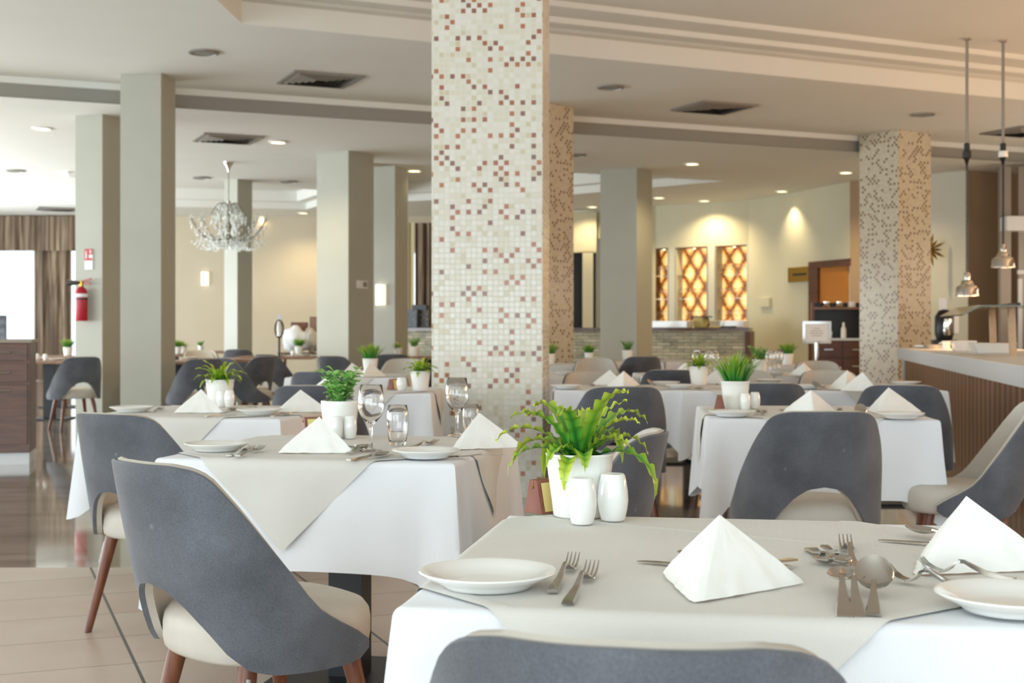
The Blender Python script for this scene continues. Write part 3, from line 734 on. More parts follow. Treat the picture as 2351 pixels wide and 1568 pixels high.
def napkin_make():
    A = Vector((0, 0, .104)); Fp = Vector((0, -.135, .0)); Lp = Vector((-.115, .07, .0)); Rp = Vector((.115, .07, .0)); mb = MB()
    cr = Vector((0, -.012, 0))
    path = [(Lp, 0), (Lp.lerp(Fp, .33)+Vector((-.004, 0, 0)), .33), (Lp.lerp(Fp, .7)+Vector((-.004, -.002, 0)), .7), (Fp+Vector((-.012, .012, 0)), .93), (Fp, 1), (Fp+Vector((.012, .012, 0)), .93),
            (Fp.lerp(Rp, .3)+Vector((.004, -.002, 0)), .7), (Fp.lerp(Rp, .67)+Vector((.004, 0, 0)), .33), (Rp, 0)]
    pts = []
    for i in range(len(path)-1):
        for k in range(8): pts.append(path[i][0].lerp(path[i+1][0], k/8))
    pts.append(path[-1][0]); n = len(pts)
    def f(u, v, off=0, lift=0):
        i = min(n-1, int(round(u*(n-1)))); b = pts[i]; w = v
        q = b.lerp(A, w); bul = .006*math.sin(w*PI); rad = Vector((b.x, b.y, 0)).normalized()
        wob = .003*noise.noise(Vector((b.x*25, b.y*25, 1)))*(1-w)+.0015*noise.noise(Vector((b.x*60, b.y*60, w*8)))
        q = q+rad*(bul+off+wob*2)*(1-w*.9); q.z = max(.0005, q.z+(wob*.8 if w < .05 else 0)+.001); return tuple(q)
    mb.grid(lambda u, v: f(u, v), n-1, 14); mb.grid(lambda u, v: f(u, v, -.0035), n-1, 14)
    mb.grid(lambda u, v: tuple(Vector(f(u, 0)).lerp(Vector(f(u, 0, -.0035)), v)), n-1, 1)
    for e in (0, 1): mb.grid(lambda u, v: tuple(Vector(f(e, u)).lerp(Vector(f(e, u, -.0035)), v)), 14, 1)
    # hem flap that shows at the foot of the front fold
    o = mk('folded_napkin', mb, 'napkin', smooth=50); o['category'] = 'napkin'; return o
NP = Kind(napkin_make)
def leaf(mb, base, az, length, width, rise, droop, ruffle, seed, n=16, tone=0):
    pts = []; p = Vector(base); el = rise; st = length/n
    for i in range(n+1):
        pts.append(p.copy()); p = p+Vector((math.cos(az)*math.cos(el), math.sin(az)*math.cos(el), math.sin(el)))*st; el -= droop/n*(0.4+1.4*i/n)
    side = Vector((-math.sin(az), math.cos(az), 0)); vs = []; fs = []; av = []
    for i, q in enumerate(pts):
        t = i/n; w = width*min(1, .4+t*2.0)*(1-max(0, (t-.5)/.5)**1.8)+.0005
        for k, s_ in enumerate((-1, -.5, 0, .5, 1)):
            rz = ruffle*abs(s_)*math.sin(i*1.55+seed+(1.5 if s_ < 0 else 0)); vs.append(q+side*(w*s_*(1+.14*math.sin(i*1.55+seed+(2 if s_ < 0 else 0))))+Vector((0, 0, rz-abs(s_)*w*.0+.0)) + Vector((0, 0, abs(s_)*w*.35)))
            av.append(max(0, min(1, tone+.72*t+.25*abs(s_)-(.12 if s_ == 0 else 0))))
    for i in range(n):
        for k in range(4): fs.append((i*5+k, i*5+k+1, (i+1)*5+k+1, (i+1)*5+k))
    mb.add(vs, fs, av)
def pot_parts(r, rib, foliage, mat, name='foliage'):
    if rib == 'fluted': fn = lambda a, z: 1+(.012*(abs(math.sin(a*13))-.5) if .012 < z < .112 else 0)
    else: fn = None
    prof = [(0, 0), (.050, 0), (.0535, .004), (.056, .03), (.0602, .06), (.0655, .10), (.0675, .122), (.0690, .1235), (.0695, .126), (.068, .128), (.0655, .126), (.062, .105), (0, .104)]
    if rib == 'hoops':
        prof = [(0, 0), (.052, 0), (.055, .004)]+[(.056+.0095*z/.11+(.0009 if int(z*1000/5) % 2 else 0), z) for z in [.01, .06]+[.064+.005*i for i in range(11)]]+[(.067, .124), (.066, .128), (.063, .126), (.061, .105), (0, .104)]
    mk('pot', MB().lathe(prof, 104 if rib == 'fluted' else 48, fn=fn), 'pot', r, 50)
    mk('soil', MB().lathe([(0, .112), (.0625, .1105)], 24), 'soil', r)
    mk(name, foliage, mat, r, 60)
def fern_make():
    r = thing('potted_fern', '', 'potted plant'); mb = MB(); rnd = random.Random(3)
    k = 21
    for i in range(k):
        az = i*2.399963; ring = i/k
        ln = (.145+.085*rnd.random()+.035*ring)*(.62 if math.sin(az+.35) < -.55 and ring > .4 else 1); rise = 1.42-.95*ring+rnd.uniform(-.1, .1)
        leaf(mb, (.012*math.cos(az), .012*math.sin(az), .108), az+rnd.uniform(-.2, .2), ln, .0135+.0045*rnd.random(), rise, 1.25+1.3*ring, .0055, i*1.7, 30, tone=rnd.uniform(-.15, .3)-.1*ring)
    pot_parts(r, 'fluted', mb, 'fern'); return r
def fern2_make():
    r = thing('potted_fern', '', 'potted plant'); mb = MB(); rnd = random.Random(5)
    for i in range(26):
        az = i*2.4; ring = i/26
        leaf(mb, (.012*math.cos(az), .012*math.sin(az), .108), az+rnd.uniform(-.2, .2), .10+.05*rnd.random(), .0125, 1.45-.95*ring, 1.2+1.0*ring, .004, i, 12, tone=.22-.2*ring)
    pot_parts(r, 'plain', mb, 'fern'); return r
def herb_make():
    r = thing('potted_herb', '', 'potted plant'); mb = MB(); rnd = random.Random(11); st = MB()
    for i in range(17):
        az = i*2.4; q = Vector((.03*math.cos(az)*rnd.random(), .03*math.sin(az)*rnd.random(), .106)); h = .06+.075*rnd.random(); out = .03+.035*rnd.random()
        pts = [q+Vector((math.cos(az)*out*t*t, math.sin(az)*out*t*t, h*t)) for t in (0, .25, .5, .75, 1)]
        st.tube(pts, [.0018, .0017, .0015, .0012, .001], 6)
        for j in range(9):
            t = .25+.75*j/8; s_ = pts[0].lerp(pts[-1], t) if False else q+Vector((math.cos(az)*out*t*t, math.sin(az)*out*t*t, h*t))
            leaf(mb, s_, az+j*2.2+rnd.uniform(-.4, .4), .030+.012*rnd.random(), .0135+.004*rnd.random(), .5+rnd.uniform(-.3, .4), 1.0, .0008, j, 6, tone=rnd.uniform(-.1, .45))
    pot_parts(r, 'hoops', mb, 'herb'); mk('stems', st, 'herb', r, 60); return r
def grass_make():
    r = thing('potted_grass', '', 'potted plant'); mb = MB(); rnd = random.Random(8)
    for i in range(95):
        az = i*2.4; ring = math.sqrt(i/95); q = (.045*ring*math.cos(az), .045*ring*math.sin(az), .106)
        leaf(mb, q, az+rnd.uniform(-.3, .3), .125+.055*rnd.random(), .0046, 1.5-.5*ring, .25+.55*rnd.random(), 0, i, 7, tone=rnd.uniform(-.2, .1))
    pot_parts(r, 'plain', mb, 'grass'); return r
FE, F2, HB, GR = Kind(fern_make), Kind(fern2_make), Kind(herb_make), Kind(grass_make)
def shaker_make():
    o = mk('salt_shaker', MB().lathe([(0, 0), (.019, 0), (.0215, .003), (.0255, .02), (.0275, .036), (.0265, .052), (.024, .068), (.0212, .0805), (.0195, .0825), (.0165, .0812), (.006, .080), (0, .080)], 40), 'porcelain', smooth=60)
    o['category'] = 'shaker'; return o
SH = Kind(shaker_make)
def block_make():
    r = thing('card_holder', '', 'card holder')
    def wedge(x0, x1, b=.026, t_=.011, h=.068):
        return MB().add([(x, s_*(b if z == 0 else t_), z) for x in (x0, x1) for z in (0, h) for s_ in (-1, 1)], [(0, 1, 3, 2), (4, 6, 7, 5), (0, 4, 5, 1), (2, 3, 7, 6), (0, 2, 6, 4), (1, 5, 7, 3)])
    mk('wooden_block', wedge(-.04, .035), 'redwood', r, bevel=.001)
    mk('card', MB().add([(-.03, -.0262, .004), (.03, -.0262, .004), (.03, -.0133, .062), (-.03, -.0133, .062)], [(0, 1, 2, 3)]).add([(-.03, -.0242, .004), (.03, -.0242, .004), (.03, -.0113, .062), (-.03, -.0113, .062)], [(0, 1, 2, 3)]), 'card', r)
    mk('pin', MB().lathe([(0, 0), (.0025, .001), (.003, .003), (.0012, .006), (0, .0065)], 10, (-.0405, 0, .050)).tube([(-.041, 0, .055), (-.041, 0, .067)], .0006, 6), 'brass', r)
    return r
M['redwood'] = noisy('red_wood', '#7c4638', '#96604e', 30, .5, (1, 1, .3), lo=.3, hi=.7)
BK = Kind(block_make)
def glass_profile(pr, th): return pr+[(max(0, r-th), z+(th if i == 0 else 0)) for i, (r, z) in reversed(list(enumerate(pr)))]
def wine_make():
    outer = [(0, .0035), (.034, .0012), (.0345, .003), (.015, .0075), (.0055, .014), (.0045, .03), (.0045, .072), (.0065, .082), (.018, .093), (.031, .108), (.0395, .127), (.0415, .145), (.0395, .170), (.0345, .205), (.0338, .2062)]
    inner = [(.0331, .205), (.0382, .170), (.0402, .145), (.0382, .127), (.0298, .109), (.016, .0955), (.004, .088), (0, .087)]
    o = mk('wine_glass', MB().lathe([(0, 0), (.033, 0), (.0345, .0015), (.0345, .003)]+outer[3:]+inner, 48), 'glass', smooth=60); o['category'] = 'glass'; return o
def tumbler_make():
    o = mk('water_glass', MB().lathe([(0, 0), (.024, 0), (.026, .002), (.030, .02), (.0345, .05), (.0365, .075), (.035, .105), (.0305, .130), (.0297, .1312), (.0291, .130), (.0337, .105), (.0352, .075), (.0332, .05), (.0287, .02), (.024, .012), (0, .011)], 48), 'glass', smooth=60); o['category'] = 'glass'; return o
WG, TG = Kind(wine_make), Kind(tumbler_make)
def at(x, y, z=ZT): return px(x, y, z)

# nearest table
t1 = 'the nearest table'
PL.put(pd(1120, 1312, 1.985)*Vector((1, 1, 0))+Vector((0, 0, ZT)), 0, 'white round plate at the left of the nearest table')
PL.put(pd(2324, 1368, 1.815)*Vector((1, 1, 0))+Vector((0, 0, ZT)), 0, 'white round plate cut by the right edge on the nearest table')
FE.put((.137, 2.735, ZT), .35, 'lush green fern in a white fluted pot on the nearest table')
SH.put(at(1338, 1206)+Vector((0, .02, 0)), 0, 'left of the two white shakers on the nearest table', scale=(1.03, 1.03, 1.08))
SH.put(at(1409, 1198)+Vector((0, .02, 0)), 0, 'right of the two white shakers on the nearest table', scale=(1.12, 1.12, 1.12))
BK.put((.072, 2.80, ZT), .75, 'wooden card holder with yellow card left of the nearest fern pot')
NP.put((.305, 1.985, ZT), math.radians(-24), 'white paper napkin pyramid in the middle of the nearest table', scale=(.95, .98, 1.0))
NP.put((.728, 2.165, ZT), math.radians(-50), 'white paper napkin pyramid at the right of the nearest table', scale=(1.05, 1.05, 1.05))
along(FK, (1325, 1284), (1268, 1363), 'left of two forks beside the front plate', scale=(.9, 1, 1.5))
along(FK, (1373, 1300), (1303, 1390), 'right of two forks beside the front plate', scale=(.95, 1, 1.6))
along(KN, (1485, 1292), (1680, 1312), 'table knife pointing left behind the middle napkin')
along(SN, (1502, 1262), (1765, 1330), 'spoon lying over the knife behind the middle napkin', z=ZT+.006, tilt=(.0, .0, 0))
along(KN, (1600, 1318), (1812, 1304), 'second knife behind the middle napkin, handle showing right')
along(FK, (1620, 1325), (1822, 1287), 'fork behind the middle napkin, handle end showing right', z=ZT+.008)
along(FK, (1935, 1238), (1962, 1308), 'fork of the crossed pile behind the big round spoon', scale=(1, 1, 1.5))
along(SN, (1940, 1304), (1893, 1256), 'spoon lying over the crossed pile, handle pointing away', z=ZT+.005, scale=(.8, .72, 1))
along(TS, (1900, 1300), (1862, 1262), 'small dessert spoon at the left of the crossed pile', scale=(1.3, .9, 1))
along(SS, (2006, 1352), (2005, 1416), 'big round soup spoon resting tilted on the nearest table')
along(TS, (1928, 1336), (1940, 1414), 'left teaspoon of the trio at the front right', scale=(1.35, 1, 1), tilt=(.13, 0, .010))
along(TS, (1955, 1340), (1969, 1414), 'middle teaspoon of the trio at the front right', scale=(1.3, 1, 1), tilt=(.13, 0, .010))
along(SN, (2047, 1206), (2250, 1262), 'spoon tip showing left of the right napkin', z=ZT+.008)
along(KN, (2018, 1241), (2250, 1262), 'knife pointing left below the right napkin')
along(FK, (2048, 1334), (2245, 1364), 'fork with upturned tines left of the right plate', scale=(.9, 1, 1.9))
along(FK, (2133, 1314), (2330, 1338), 'fork tip rising between the right napkin and plate', z=ZT+.006, scale=(.9, 1, 1.8))
# second table
PL.put(at(498, 1034), 0, 'white plate at the left of the second table')
PL.put(at(978, 1050), 0, 'white plate at the right of the second table')
HB.put((-.605, 4.745, ZT), 0, 'green herb in a white hooped pot on the second table', scale=(.98, .98, 1))
SH.put(at(772, 1008), 0, 'left white shaker in front of the herb pot', scale=(.85, .85, .95)); SH.put(at(804, 1007), 0, 'right white shaker in front of the herb pot', scale=(.85, .85, .95))
BK.put((-.700, 4.78, ZT), .5, 'card holder peeping out left of the herb pot')
NP.put(at(733, 1036), math.radians(-62), 'white folded napkin at the front of the second table', scale=(1.0, 1.0, 1.02))
NP.put(at(1100, 1026), math.radians(-35), 'white folded napkin at the right of the second table', scale=(1.05, 1.05, 1.05))
WG.put(at(852, 1036), 0, 'wine glass left of the tumbler, on the second table'); WG.put(at(1049, 1001), 0, 'wine glass in front of the mosaic column, on the second table')
TG.put(at(913, 1022), 0, 'water tumbler between the wine glasses on the second table'); TG.put(at(1081, 1006), 0, 'water tumbler behind the right napkin of the second table', scale=(.8, .8, .9))
along(FK, (622, 1018), (525, 1048), 'left fork beside the left plate of the second table'); along(FK, (632, 1022), (545, 1048), 'right fork beside the left plate of the second table', z=ZT+.004)
along(KN, (905, 1043), (800, 1058), 'knife before the wine glass of the second table'); along(SN, (905, 1040), (812, 1060), 'spoon before the wine glass of the second table', z=ZT+.004)
along(KN, (785, 1020), (850, 1034), 'knife behind the front napkin of the second table'); along(SN, (845, 1025), (800, 1042), 'spoon behind the front napkin of the second table', z=ZT+.004)
along(FK, (1003, 1016), (938, 1030), 'fork right of the tumbler on the second table'); along(KN, (1130, 1046), (1050, 1050), 'knife right of the right plate on the second table')
# third table
PL.put(at(303, 945), 0, 'white plate at the back left of the third table'); PL.put(at(596, 951), 0, 'white plate at the right of the third table')
F2.put(at(505, 930), .4, 'bright green fern in a white pot on the third table', scale=(1.03, 1.03, 1))
SH.put(at(508, 934), 0, 'left white shaker at the fern of the third table', scale=(.85, .85, .95)); SH.put(at(527, 935), 0, 'right white shaker at the fern of the third table', scale=(.9, .9, 1))
NP.put(at(462, 946), math.radians(-60), 'folded napkin left of the fern of the third table', scale=(.95, .95, 1)); NP.put(at(690, 944), math.radians(-45), 'folded napkin at the right of the third table', scale=(1.05, 1.05, .95))
along(FK, (375, 938), (350, 946), 'fork beside the left plate of the third table'); along(KN, (545, 952), (472, 957), 'knife before the fern pot of the third table')
along(SN, (545, 940), (510, 948), 'spoon before the fern pot of the third table'); along(FK, (660, 953), (625, 957), 'fork right of the right plate of the third table')
along(KN, (600, 938), (570, 935), 'knife behind the right plate of the third table')
# table at the mosaic column
PL.put(at(690, 896), 0, 'white plate at the left end of the column table'); F2.put(at(965, 897), 1.2, 'fern in a white pot against the left edge of the mosaic column', scale=(.9, .9, .95))
SH.put(at(922, 897), 0, 'white shaker at the column table', scale=(1.1, 1.1, 1)); BK.put(at(903, 895)+Vector((0, .03, 0)), 1.1, 'red wooden card holder on the column table')
NP.put(at(752, 905), .3, 'folded napkin behind the herb pot on the column table')
NP.put(at(808, 862), -.6, 'left folded napkin before the grass pot'); NP.put(at(848, 864), -.3, 'right folded napkin before the grass pot', scale=(1, 1, 1.1))
GR.put(at(850, 857), .5, 'green grass in a white pot behind the herb, left of the column', scale=(.98, .98, 1))
PL.put(at(775, 864), 0, 'white plate before the grass pot left of the column')
# right middle table
PL.put(at(1680, 955), 0, 'white plate at the left of the right middle table'); PL.put(at(2067, 960), 0, 'white plate at the right of the right middle table')
GR.put(at(1688, 938), 0, 'tall green grass in a white pot on the right middle table', scale=(1.0, 1.0, 1.03))
SH.put(at(1711, 941), 0, 'left white shaker beside the tall grass pot', scale=(.9, .9, .95)); SH.put(at(1733, 938), 0, 'right white shaker beside the tall grass pot', scale=(.95, .95, .95))
BK.put(at(1652, 940), 1.4, 'red wooden card holder left of the tall grass pot')
NP.put(at(1862, 948), math.radians(-8), 'folded napkin behind the square-on chair', scale=(1.05, 1.05, 1)); NP.put(at(2040, 946), math.radians(-35), 'folded napkin behind the right plate of the right middle table', scale=(1.1, 1.1, 1.08))
along(FK, (1745, 943), (1735, 952), 'left fork beside the plate of the right middle table'); along(FK, (1758, 943), (1750, 953), 'right fork beside the plate of the right middle table')
along(KN, (1790, 940), (1815, 947), 'knife left of the napkin on the right middle table'); along(FK, (1925, 938), (1932, 948), 'fork right of the napkin on the right middle table')
along(SS, (1972, 950), (1980, 962), 'round spoon left of the right plate of the right middle table'); along(TS, (1962, 955), (1970, 963), 'teaspoon left of the right plate of the right middle table')
# long row
PL.put(at(1300, 892), 0, 'white plate at the left end of the long row'); PL.put(at(1561, 891), 0, 'white plate before the fern pot of the long row'); PL.put(at(1528, 884), 0, 'white plate behind the front plate of the long row')
PL.put(at(1850, 892), 0, 'white plate left of the paired napkins of the long row'); PL.put(at(2080, 884), 0, 'white plate at the right end of the long row'); PL.put(at(1765, 878), 0, 'white plate right of the tall grass, far side of the long row')
F2.put(at(1604, 884), 2.2, 'fern in a white pot on the long row, left of the grass', scale=(.95, .95, 1))
NP.put(at(1400, 884), .8, 'shaded folded napkin, left one of the long row'); NP.put(at(1432, 888), -.1, 'bright folded napkin beside the shaded one, long row')
NP.put(at(1945, 893), -.3, 'left napkin of the pair at the right of the long row', scale=(1.05, 1.05, 1.15)); NP.put(at(1980, 897), .5, 'right napkin of the pair at the right of the long row', scale=(1.0, 1.0, 1.1)); NP.put(at(1648, 880), .3, 'napkin between the fern and grass pots')
for i, (x, y) in enumerate([(1360, 886), (1475, 889), (1510, 890), (1620, 893), (1900, 890), (1880, 893)]):
    K = (SN, TS, SS)[i % 3]; K.put(at(x, y), .5*i, ['spoon on the long row near its left plate', 'teaspoon on the long row behind the near chair', 'round spoon left of the row fern plate', 'spoon right of the row fern plate', 'teaspoon left of the paired napkins', 'round spoon left of the paired napkins'][i])
# far rows on the right
for K, x, y, sc, lb in [(HB, 1744, 858, .95, 'herb in a white pot right of the tall grass'), (GR, 1808, 838, .95, 'small grass pot left of the silver sign stand'), (HB, 1440, 828, 1.0, 'herb pot at the foot of the bar column'),
                        (GR, 1352, 829, .8, 'small grass pot left of the bar column'), (GR, 1262, 836, .9, 'grass pot half hidden by the thick mosaic column')]:
    K.put(at(x, y), x*.1, lb, scale=sc)
for x, y, lb in [(1530, 859, 'plate on the table before the stone bar'), (1300, 860, 'plate on the table just right of the thick column'), (1775, 861, 'plate below the thermostat wall'), (1700, 858, 'plate behind the tall grass'),
                 (1850, 842, 'plate on the far table before the sign stand'), (1390, 829, 'plate at the foot of the bar column')]: PL.put(at(x, y), 0, 'white '+lb)
NP.put(at(1574, 862), 0, 'small napkin peeping left of the row fern'); NP.put(at(1846, 862), 0, 'beige-lit napkin in front of the dark far chair'); NP.put(at(1600, 858), .5, 'napkin on the table before the stone bar')
GLB = ['wine glass left of the small far grass pot', 'wine glass touching the small far grass pot', 'wine glass right of the far herb pot', 'wine glass behind the tall grass, left', 'wine glass behind the tall grass, middle', 'wine glass behind the tall grass, right', 'wine glass above the tall grass tips']
for (x, y), lb in zip([(1788, 857), (1778, 859), (1768, 862), (1600, 861), (1616, 859), (1629, 863), (1640, 861)], GLB): WG.put(at(x, y), 0, lb)
# bare tables on the left
for K, x, y, sc, lb in [(GR, 156, 817, 1, 'grass pot at the fire extinguisher column'), (GR, 686, 813, 1, 'grass pot before the linen pile'), (F2, 421, 811, .9, 'fern pot just right of the tall plain column'), (GR, 408, 813, .9, 'dark grass pot cut by the tall plain column'),
                        (HB, 461, 806, .75, 'tiny herb pot against the beige wall'), (F2, 914, 817, .95, 'fern pot beside the column with the wall lamp'), (HB, 952, 818, 1.1, 'herb pot behind the column-table fern')]:
    K.put(at(x, y, .747), x*.1, lb, scale=sc)
for x, y, lb in [(90, 826, 'plate on the bare table at far left'), (130, 827, 'plate behind the first one on the far left table'), (440, 824, 'plate on the bare table right of the tall column'), (610, 819, 'plate on the bare table before the slim column'),
                 (700, 817, 'plate right of the linen-side grass pot'), (640, 818, 'plate left of the linen-side grass pot')]: PL.put(at(x, y, .747), 0, 'white '+lb)
for x, y, lb in [(672, 818, 'white shaker beside the linen-side grass pot'), (85, 827, 'white shaker on the far left table'), (104, 828, 'white shaker nearer the curtain on the far left table')]: SH.put(at(x, y, .747), 0, lb)

# ------------------------------------------------------------------ bar
def face(name, p, q, z0, z1, th, mat, parent, inset_=0):
    p, q = Vector(p), Vector(q); d = q-p; a = math.atan2(d.y, d.x); c = (p+q)/2+Vector((-d.y, d.x)).normalized()*(th/2+inset_)
    return mk(name, MB().box(c.x, c.y, (z0+z1)/2, d.length, th, z1-z0, a), mat, parent)
bar = thing('bar_counter', 'curved stone-clad bar counter with dark top behind the dining tables', 'bar')
B = [kk(p) for p in [(-1.75, 19.6), (-.2, 18.9), (1.2, 18.5), (3.12, 17.95)]]
for a, b in zip(B, B[1:]): face('stone_front', a, b, 0, 1.10, .12, 'stone', bar)
M['bar_top'] = noisy('bar_top', '#5a4644', '#6e5a58', 6, .2)
tp = MB()
for a, b in zip(B, B[1:]):
    p, q = Vector(a), Vector(b); d = q-p; n_ = Vector((-d.y, d.x)).normalized(); al = math.atan2(d.y, d.x); c = (p+q)/2+n_*.2; tp.box(c.x, c.y, 1.135, d.length+.1, .62, .06, al)
mk('countertop', tp, 'bar_top', bar); mk('end_panel', MB().box(3.19*KS, 18.13*KS, .55, .1, .7, 1.1, math.atan2(-.55, 1.92)), 'dark_wood', bar)
# lit niches
u_ = (Vector(A2)-Vector(A1)).normalized(); nn_ = Vector((-u_.y, u_.x)); an = math.atan2(u_.y, u_.x)
def npt(x):  # where the ray through pixel column x meets the bar wall
    k = (x-CX)/F; s_ = (k*A1[1]-A1[0])/(u_.x-k*u_.y); return s_
NH = nz1-nz0
for k, (x0, x1, lb) in enumerate([(1500, 1534, 'left backlit niche with patterned panel behind the bar'), (1550, 1624, 'middle backlit niche with patterned panel behind the bar'), (1642, 1716, 'right backlit niche with patterned panel behind the bar')]):
    s0, s1 = npt(x0), npt(x1); w = s1-s0; o = Vector(A1)+u_*(s0+s1)/2
    r = thing('bar_niche', lb, 'wall niche', (o.x, o.y, nz0), an)
    mk('backlit_panel', MB().box(0, .29, NH/2, w, .02, NH), 'damask', r); mk('side_panel', MB().box(-w/2, .15, NH/2, .02, .3, NH), 'dark_wood', r); mk('side_panel', MB().box(w/2, .15, NH/2, .02, .3, NH), 'dark_wood', r)
    mk('top_panel', MB().box(0, .15, NH-.01, w, .3, .02), 'dark_wood', r)
    for z in (.14, .58, 1.05): mk('glass_shelf', MB().box(0, .16, z, w-.03, .22, .012), 'glass', r)
    mk('niche_lamp', MB().lathe([(0, 0), (.025, 0), (.025, .01)], 12, (0, .14, NH-.035)), 'lamp', r)
    for z in (.146, .586, 1.056):
        m_ = 6 if k else 3
        for j in range(m_ if not (z > .7 and k == 1) else 0):
            lx = -w/2+.07+(w-.14)*j/max(1, m_-1); p = o+u_*lx+nn_*.12
            WG.put((p.x, p.y, nz0+z), 0, '%s stemmed glass from the left, %s shelf of the %s' % (['first', 'second', 'third', 'fourth', 'fifth', 'sixth'][j], {.146: 'lowest', .586: 'middle', 1.056: 'top'}[z], lb.split(' with')[0]), group='stemmed glasses in the bar niches', scale=(1.1, 1.1, 1.0))
for x0, x1, nm in [(1532, 1552, 0), (1622, 1644, 1), (1714, 1722, 2)]:
    s0, s1 = npt(x0), npt(x1); p, q = Vector(A1)+u_*s0, Vector(A1)+u_*s1; face('trim_%d' % (5+nm), p, q, nz0, nz1, .28, 'pilaster' if 'pilaster' in M else 'wall_sage', None)['kind'] = 'structure'
wb = mk('wall_bar', MB().box(*((Vector(A1)+Vector(A2))/2+nn_*.36), 1.95, 2.2, .04, 1.9, an), 'wall_brown', **STRUCT)
for x, y0, y1, wd, lb in [(1543, 735, 752, .55, 'glossy white drip tray rail on the bar, left of the machine'), (1672, 735, 752, .55, 'glossy white drip tray rail on the bar, right of the machine')]:
    p = pd(x, 752, 18.45*KS); tag(mk('bar_rail', MB().box(p.x, p.y, 1.165+.065, wd*KS, .25, .13, an, 0), 'porcelain', bevel=.01), lb, 'bar tray')
ma = thing('bar_machine', 'dark and cream machine with curved handles on the bar', 'machine', (pd(1610, 752, 18.4*KS).x, 18.4*KS, 1.165), an); ma.scale = (1.3,)*3
mk('body', MB().box(0, 0, .07, .16, .2, .14), 'card', ma, bevel=.02); mk('lid', MB().box(0, 0, .155, .24, .22, .02), 'black_plastic', ma, bevel=.005)
for s_ in (-1, 1): mk('handle', MB().tube([(s_*.1, -.05, .15), (s_*.14, -.05, .12), (s_*.15, -.05, .05), (s_*.12, -.05, .02)], .012, 8), 'black_plastic', ma)
for x, lb, c_, sz in [(1668, 'black tray on the right end of the bar', 'black_plastic', (.3, .2, .03)), (1645, 'folded yellow cloth on the bar', 'card', (.18, .15, .03))]:
    p = pd(x, 745, 18.18*KS); tag(mk('bar_tray' if 'tray' in lb else 'folded_cloth', MB().box(p.x, p.y, 1.182, *sz, an), c_, bevel=.008), lb, 'tray' if 'tray' in lb else 'cloth')
# things on the left end of the bar
for x, y0, y1, D, lb, mt, w_ in [(947, 713, 755, 19.75*KS, 'grey standing board on the left end of the bar', 'slate', 27), (965, 700, 713, 19.80*KS, 'dark box on top of the bottle crate', 'black_plastic', 36), (975, 713, 755, 19.8*KS, 'dark bottle rack on the left end of the bar', 'rack', 26)]:
    if mt == 'slate': M['slate'] = noisy('chalk_board', '#5c6068', '#8a8f98', 30, .7)
    if mt == 'rack': M['rack'] = noisy('bottle_rack', '#1d1712', '#9c7c4a', 22, .4, lo=.5, hi=.62)
    h = (y1-y0)*D/F; w = w_*D/F; z0 = HC-(y1-HY)*D/F if y1 < 750 else 1.165
    tag(mk('bar_box', MB().box((x-CX)*D/F, D, z0+h/2, w, .14, h, -.3), mt, bevel=.004), lb, 'box')

# ------------------------------------------------------------------ right side wall things
du = (Vector(A3)-Vector(A2)).normalized(); an2 = math.atan2(du.y, du.x)
def on_wall(x, P0, dvec):
    k = (x-CX)/F; s_ = (k*P0[1]-P0[0])/(dvec.x-k*dvec.y); return Vector(P0)+dvec*s_
def wy(y, D): return HC-(y-HY)*D/F
p = on_wall(1839, A2, du); z = wy(630, p.y)
pq = thing('wall_plaque', 'small square brass plaque on the cream wall', 'plaque', (p.x, p.y, z), an2)
mk('plate', MB().box(0, -.02, 0, .80, .03, .27), 'brass_plate' if 'brass_plate' in M else 'brass', pq); mk('engraving', MB().box(0, -.037, .0, .46, .004, .04), 'black_plastic', pq)
p = on_wall(1758, A2, du); z = wy(694, p.y); tag(mk('thermostat', MB().box(p.x-.02, p.y-.02, z, .4, .05, .18, an2), 'wall_cream', bevel=.005), 'small cream thermostat box low on the cream wall', 'thermostat')
# doorway with dark wooden frame
s0, s1 = on_wall(1874, A2, du), on_wall(1949, A2, du); ln = (s1-s0).length; c = (s0+s1)/2; zt = wy(615, s0.y)
dd = thing('door_2', 'x', 'x', (c.x, c.y, 0), an2); del dd['label']; del dd['category']; dd['kind'] = 'structure'
M['orange_wall'] = newmat('orange_room', '#c07a2e', .8)
mk('door_opening', MB().box(0, -.01, zt/2, ln, .02, zt), 'orange_wall', dd)
f = MB().box(-ln/2, -.03, zt/2, .3, .08, zt); f.box(0, -.03, zt+.05, ln+.3, .08, .12); mk('door_frame', f, 'dark_wood', dd)
spot('back_room_lamp', (c.x-.6, c.y-.1, 2.3), 12, (1, .6, .2), 70)
# far sideboard with hob pots
p = pd(1930, 800, 20.9); sb = thing('sideboard', 'dark wooden sideboard with drawers and shelf, left of the speckled column', 'sideboard', (p.x, p.y, 0), -.15); sb.scale = (1.3, 1.2, 1.15)
W_ = .64; mk('body', MB().box(0, 0, .42, W_, .5, .84), 'dark_wood', sb); mk('worktop', MB().box(0, 0, .855, W_+.04, .54, .03), 'marble_top', sb)
for i in range(2):
    for j, z in enumerate((.72, .5)):
        dr = mk('drawer', MB().box((i-.5)*W_/2, -.26, z, W_/2-.02, .02, .19), 'dark_wood', sb, bevel=.003); mk('handle', MB().box((i-.5)*W_/2, -.28, z, .10, .015, .02), 'steel', dr)
    mk('shelf_post', MB().box((-1, 1)[i]*W_/2, .1, 1.1, .03, .3, .5), 'dark_wood', sb)
mk('shelf', MB().box(0, .1, 1.27, W_, .34, .03), 'table_wood', sb); mk('back_panel', MB().box(0, .24, 1.1, W_, .02, .5), 'black_plastic', sb)
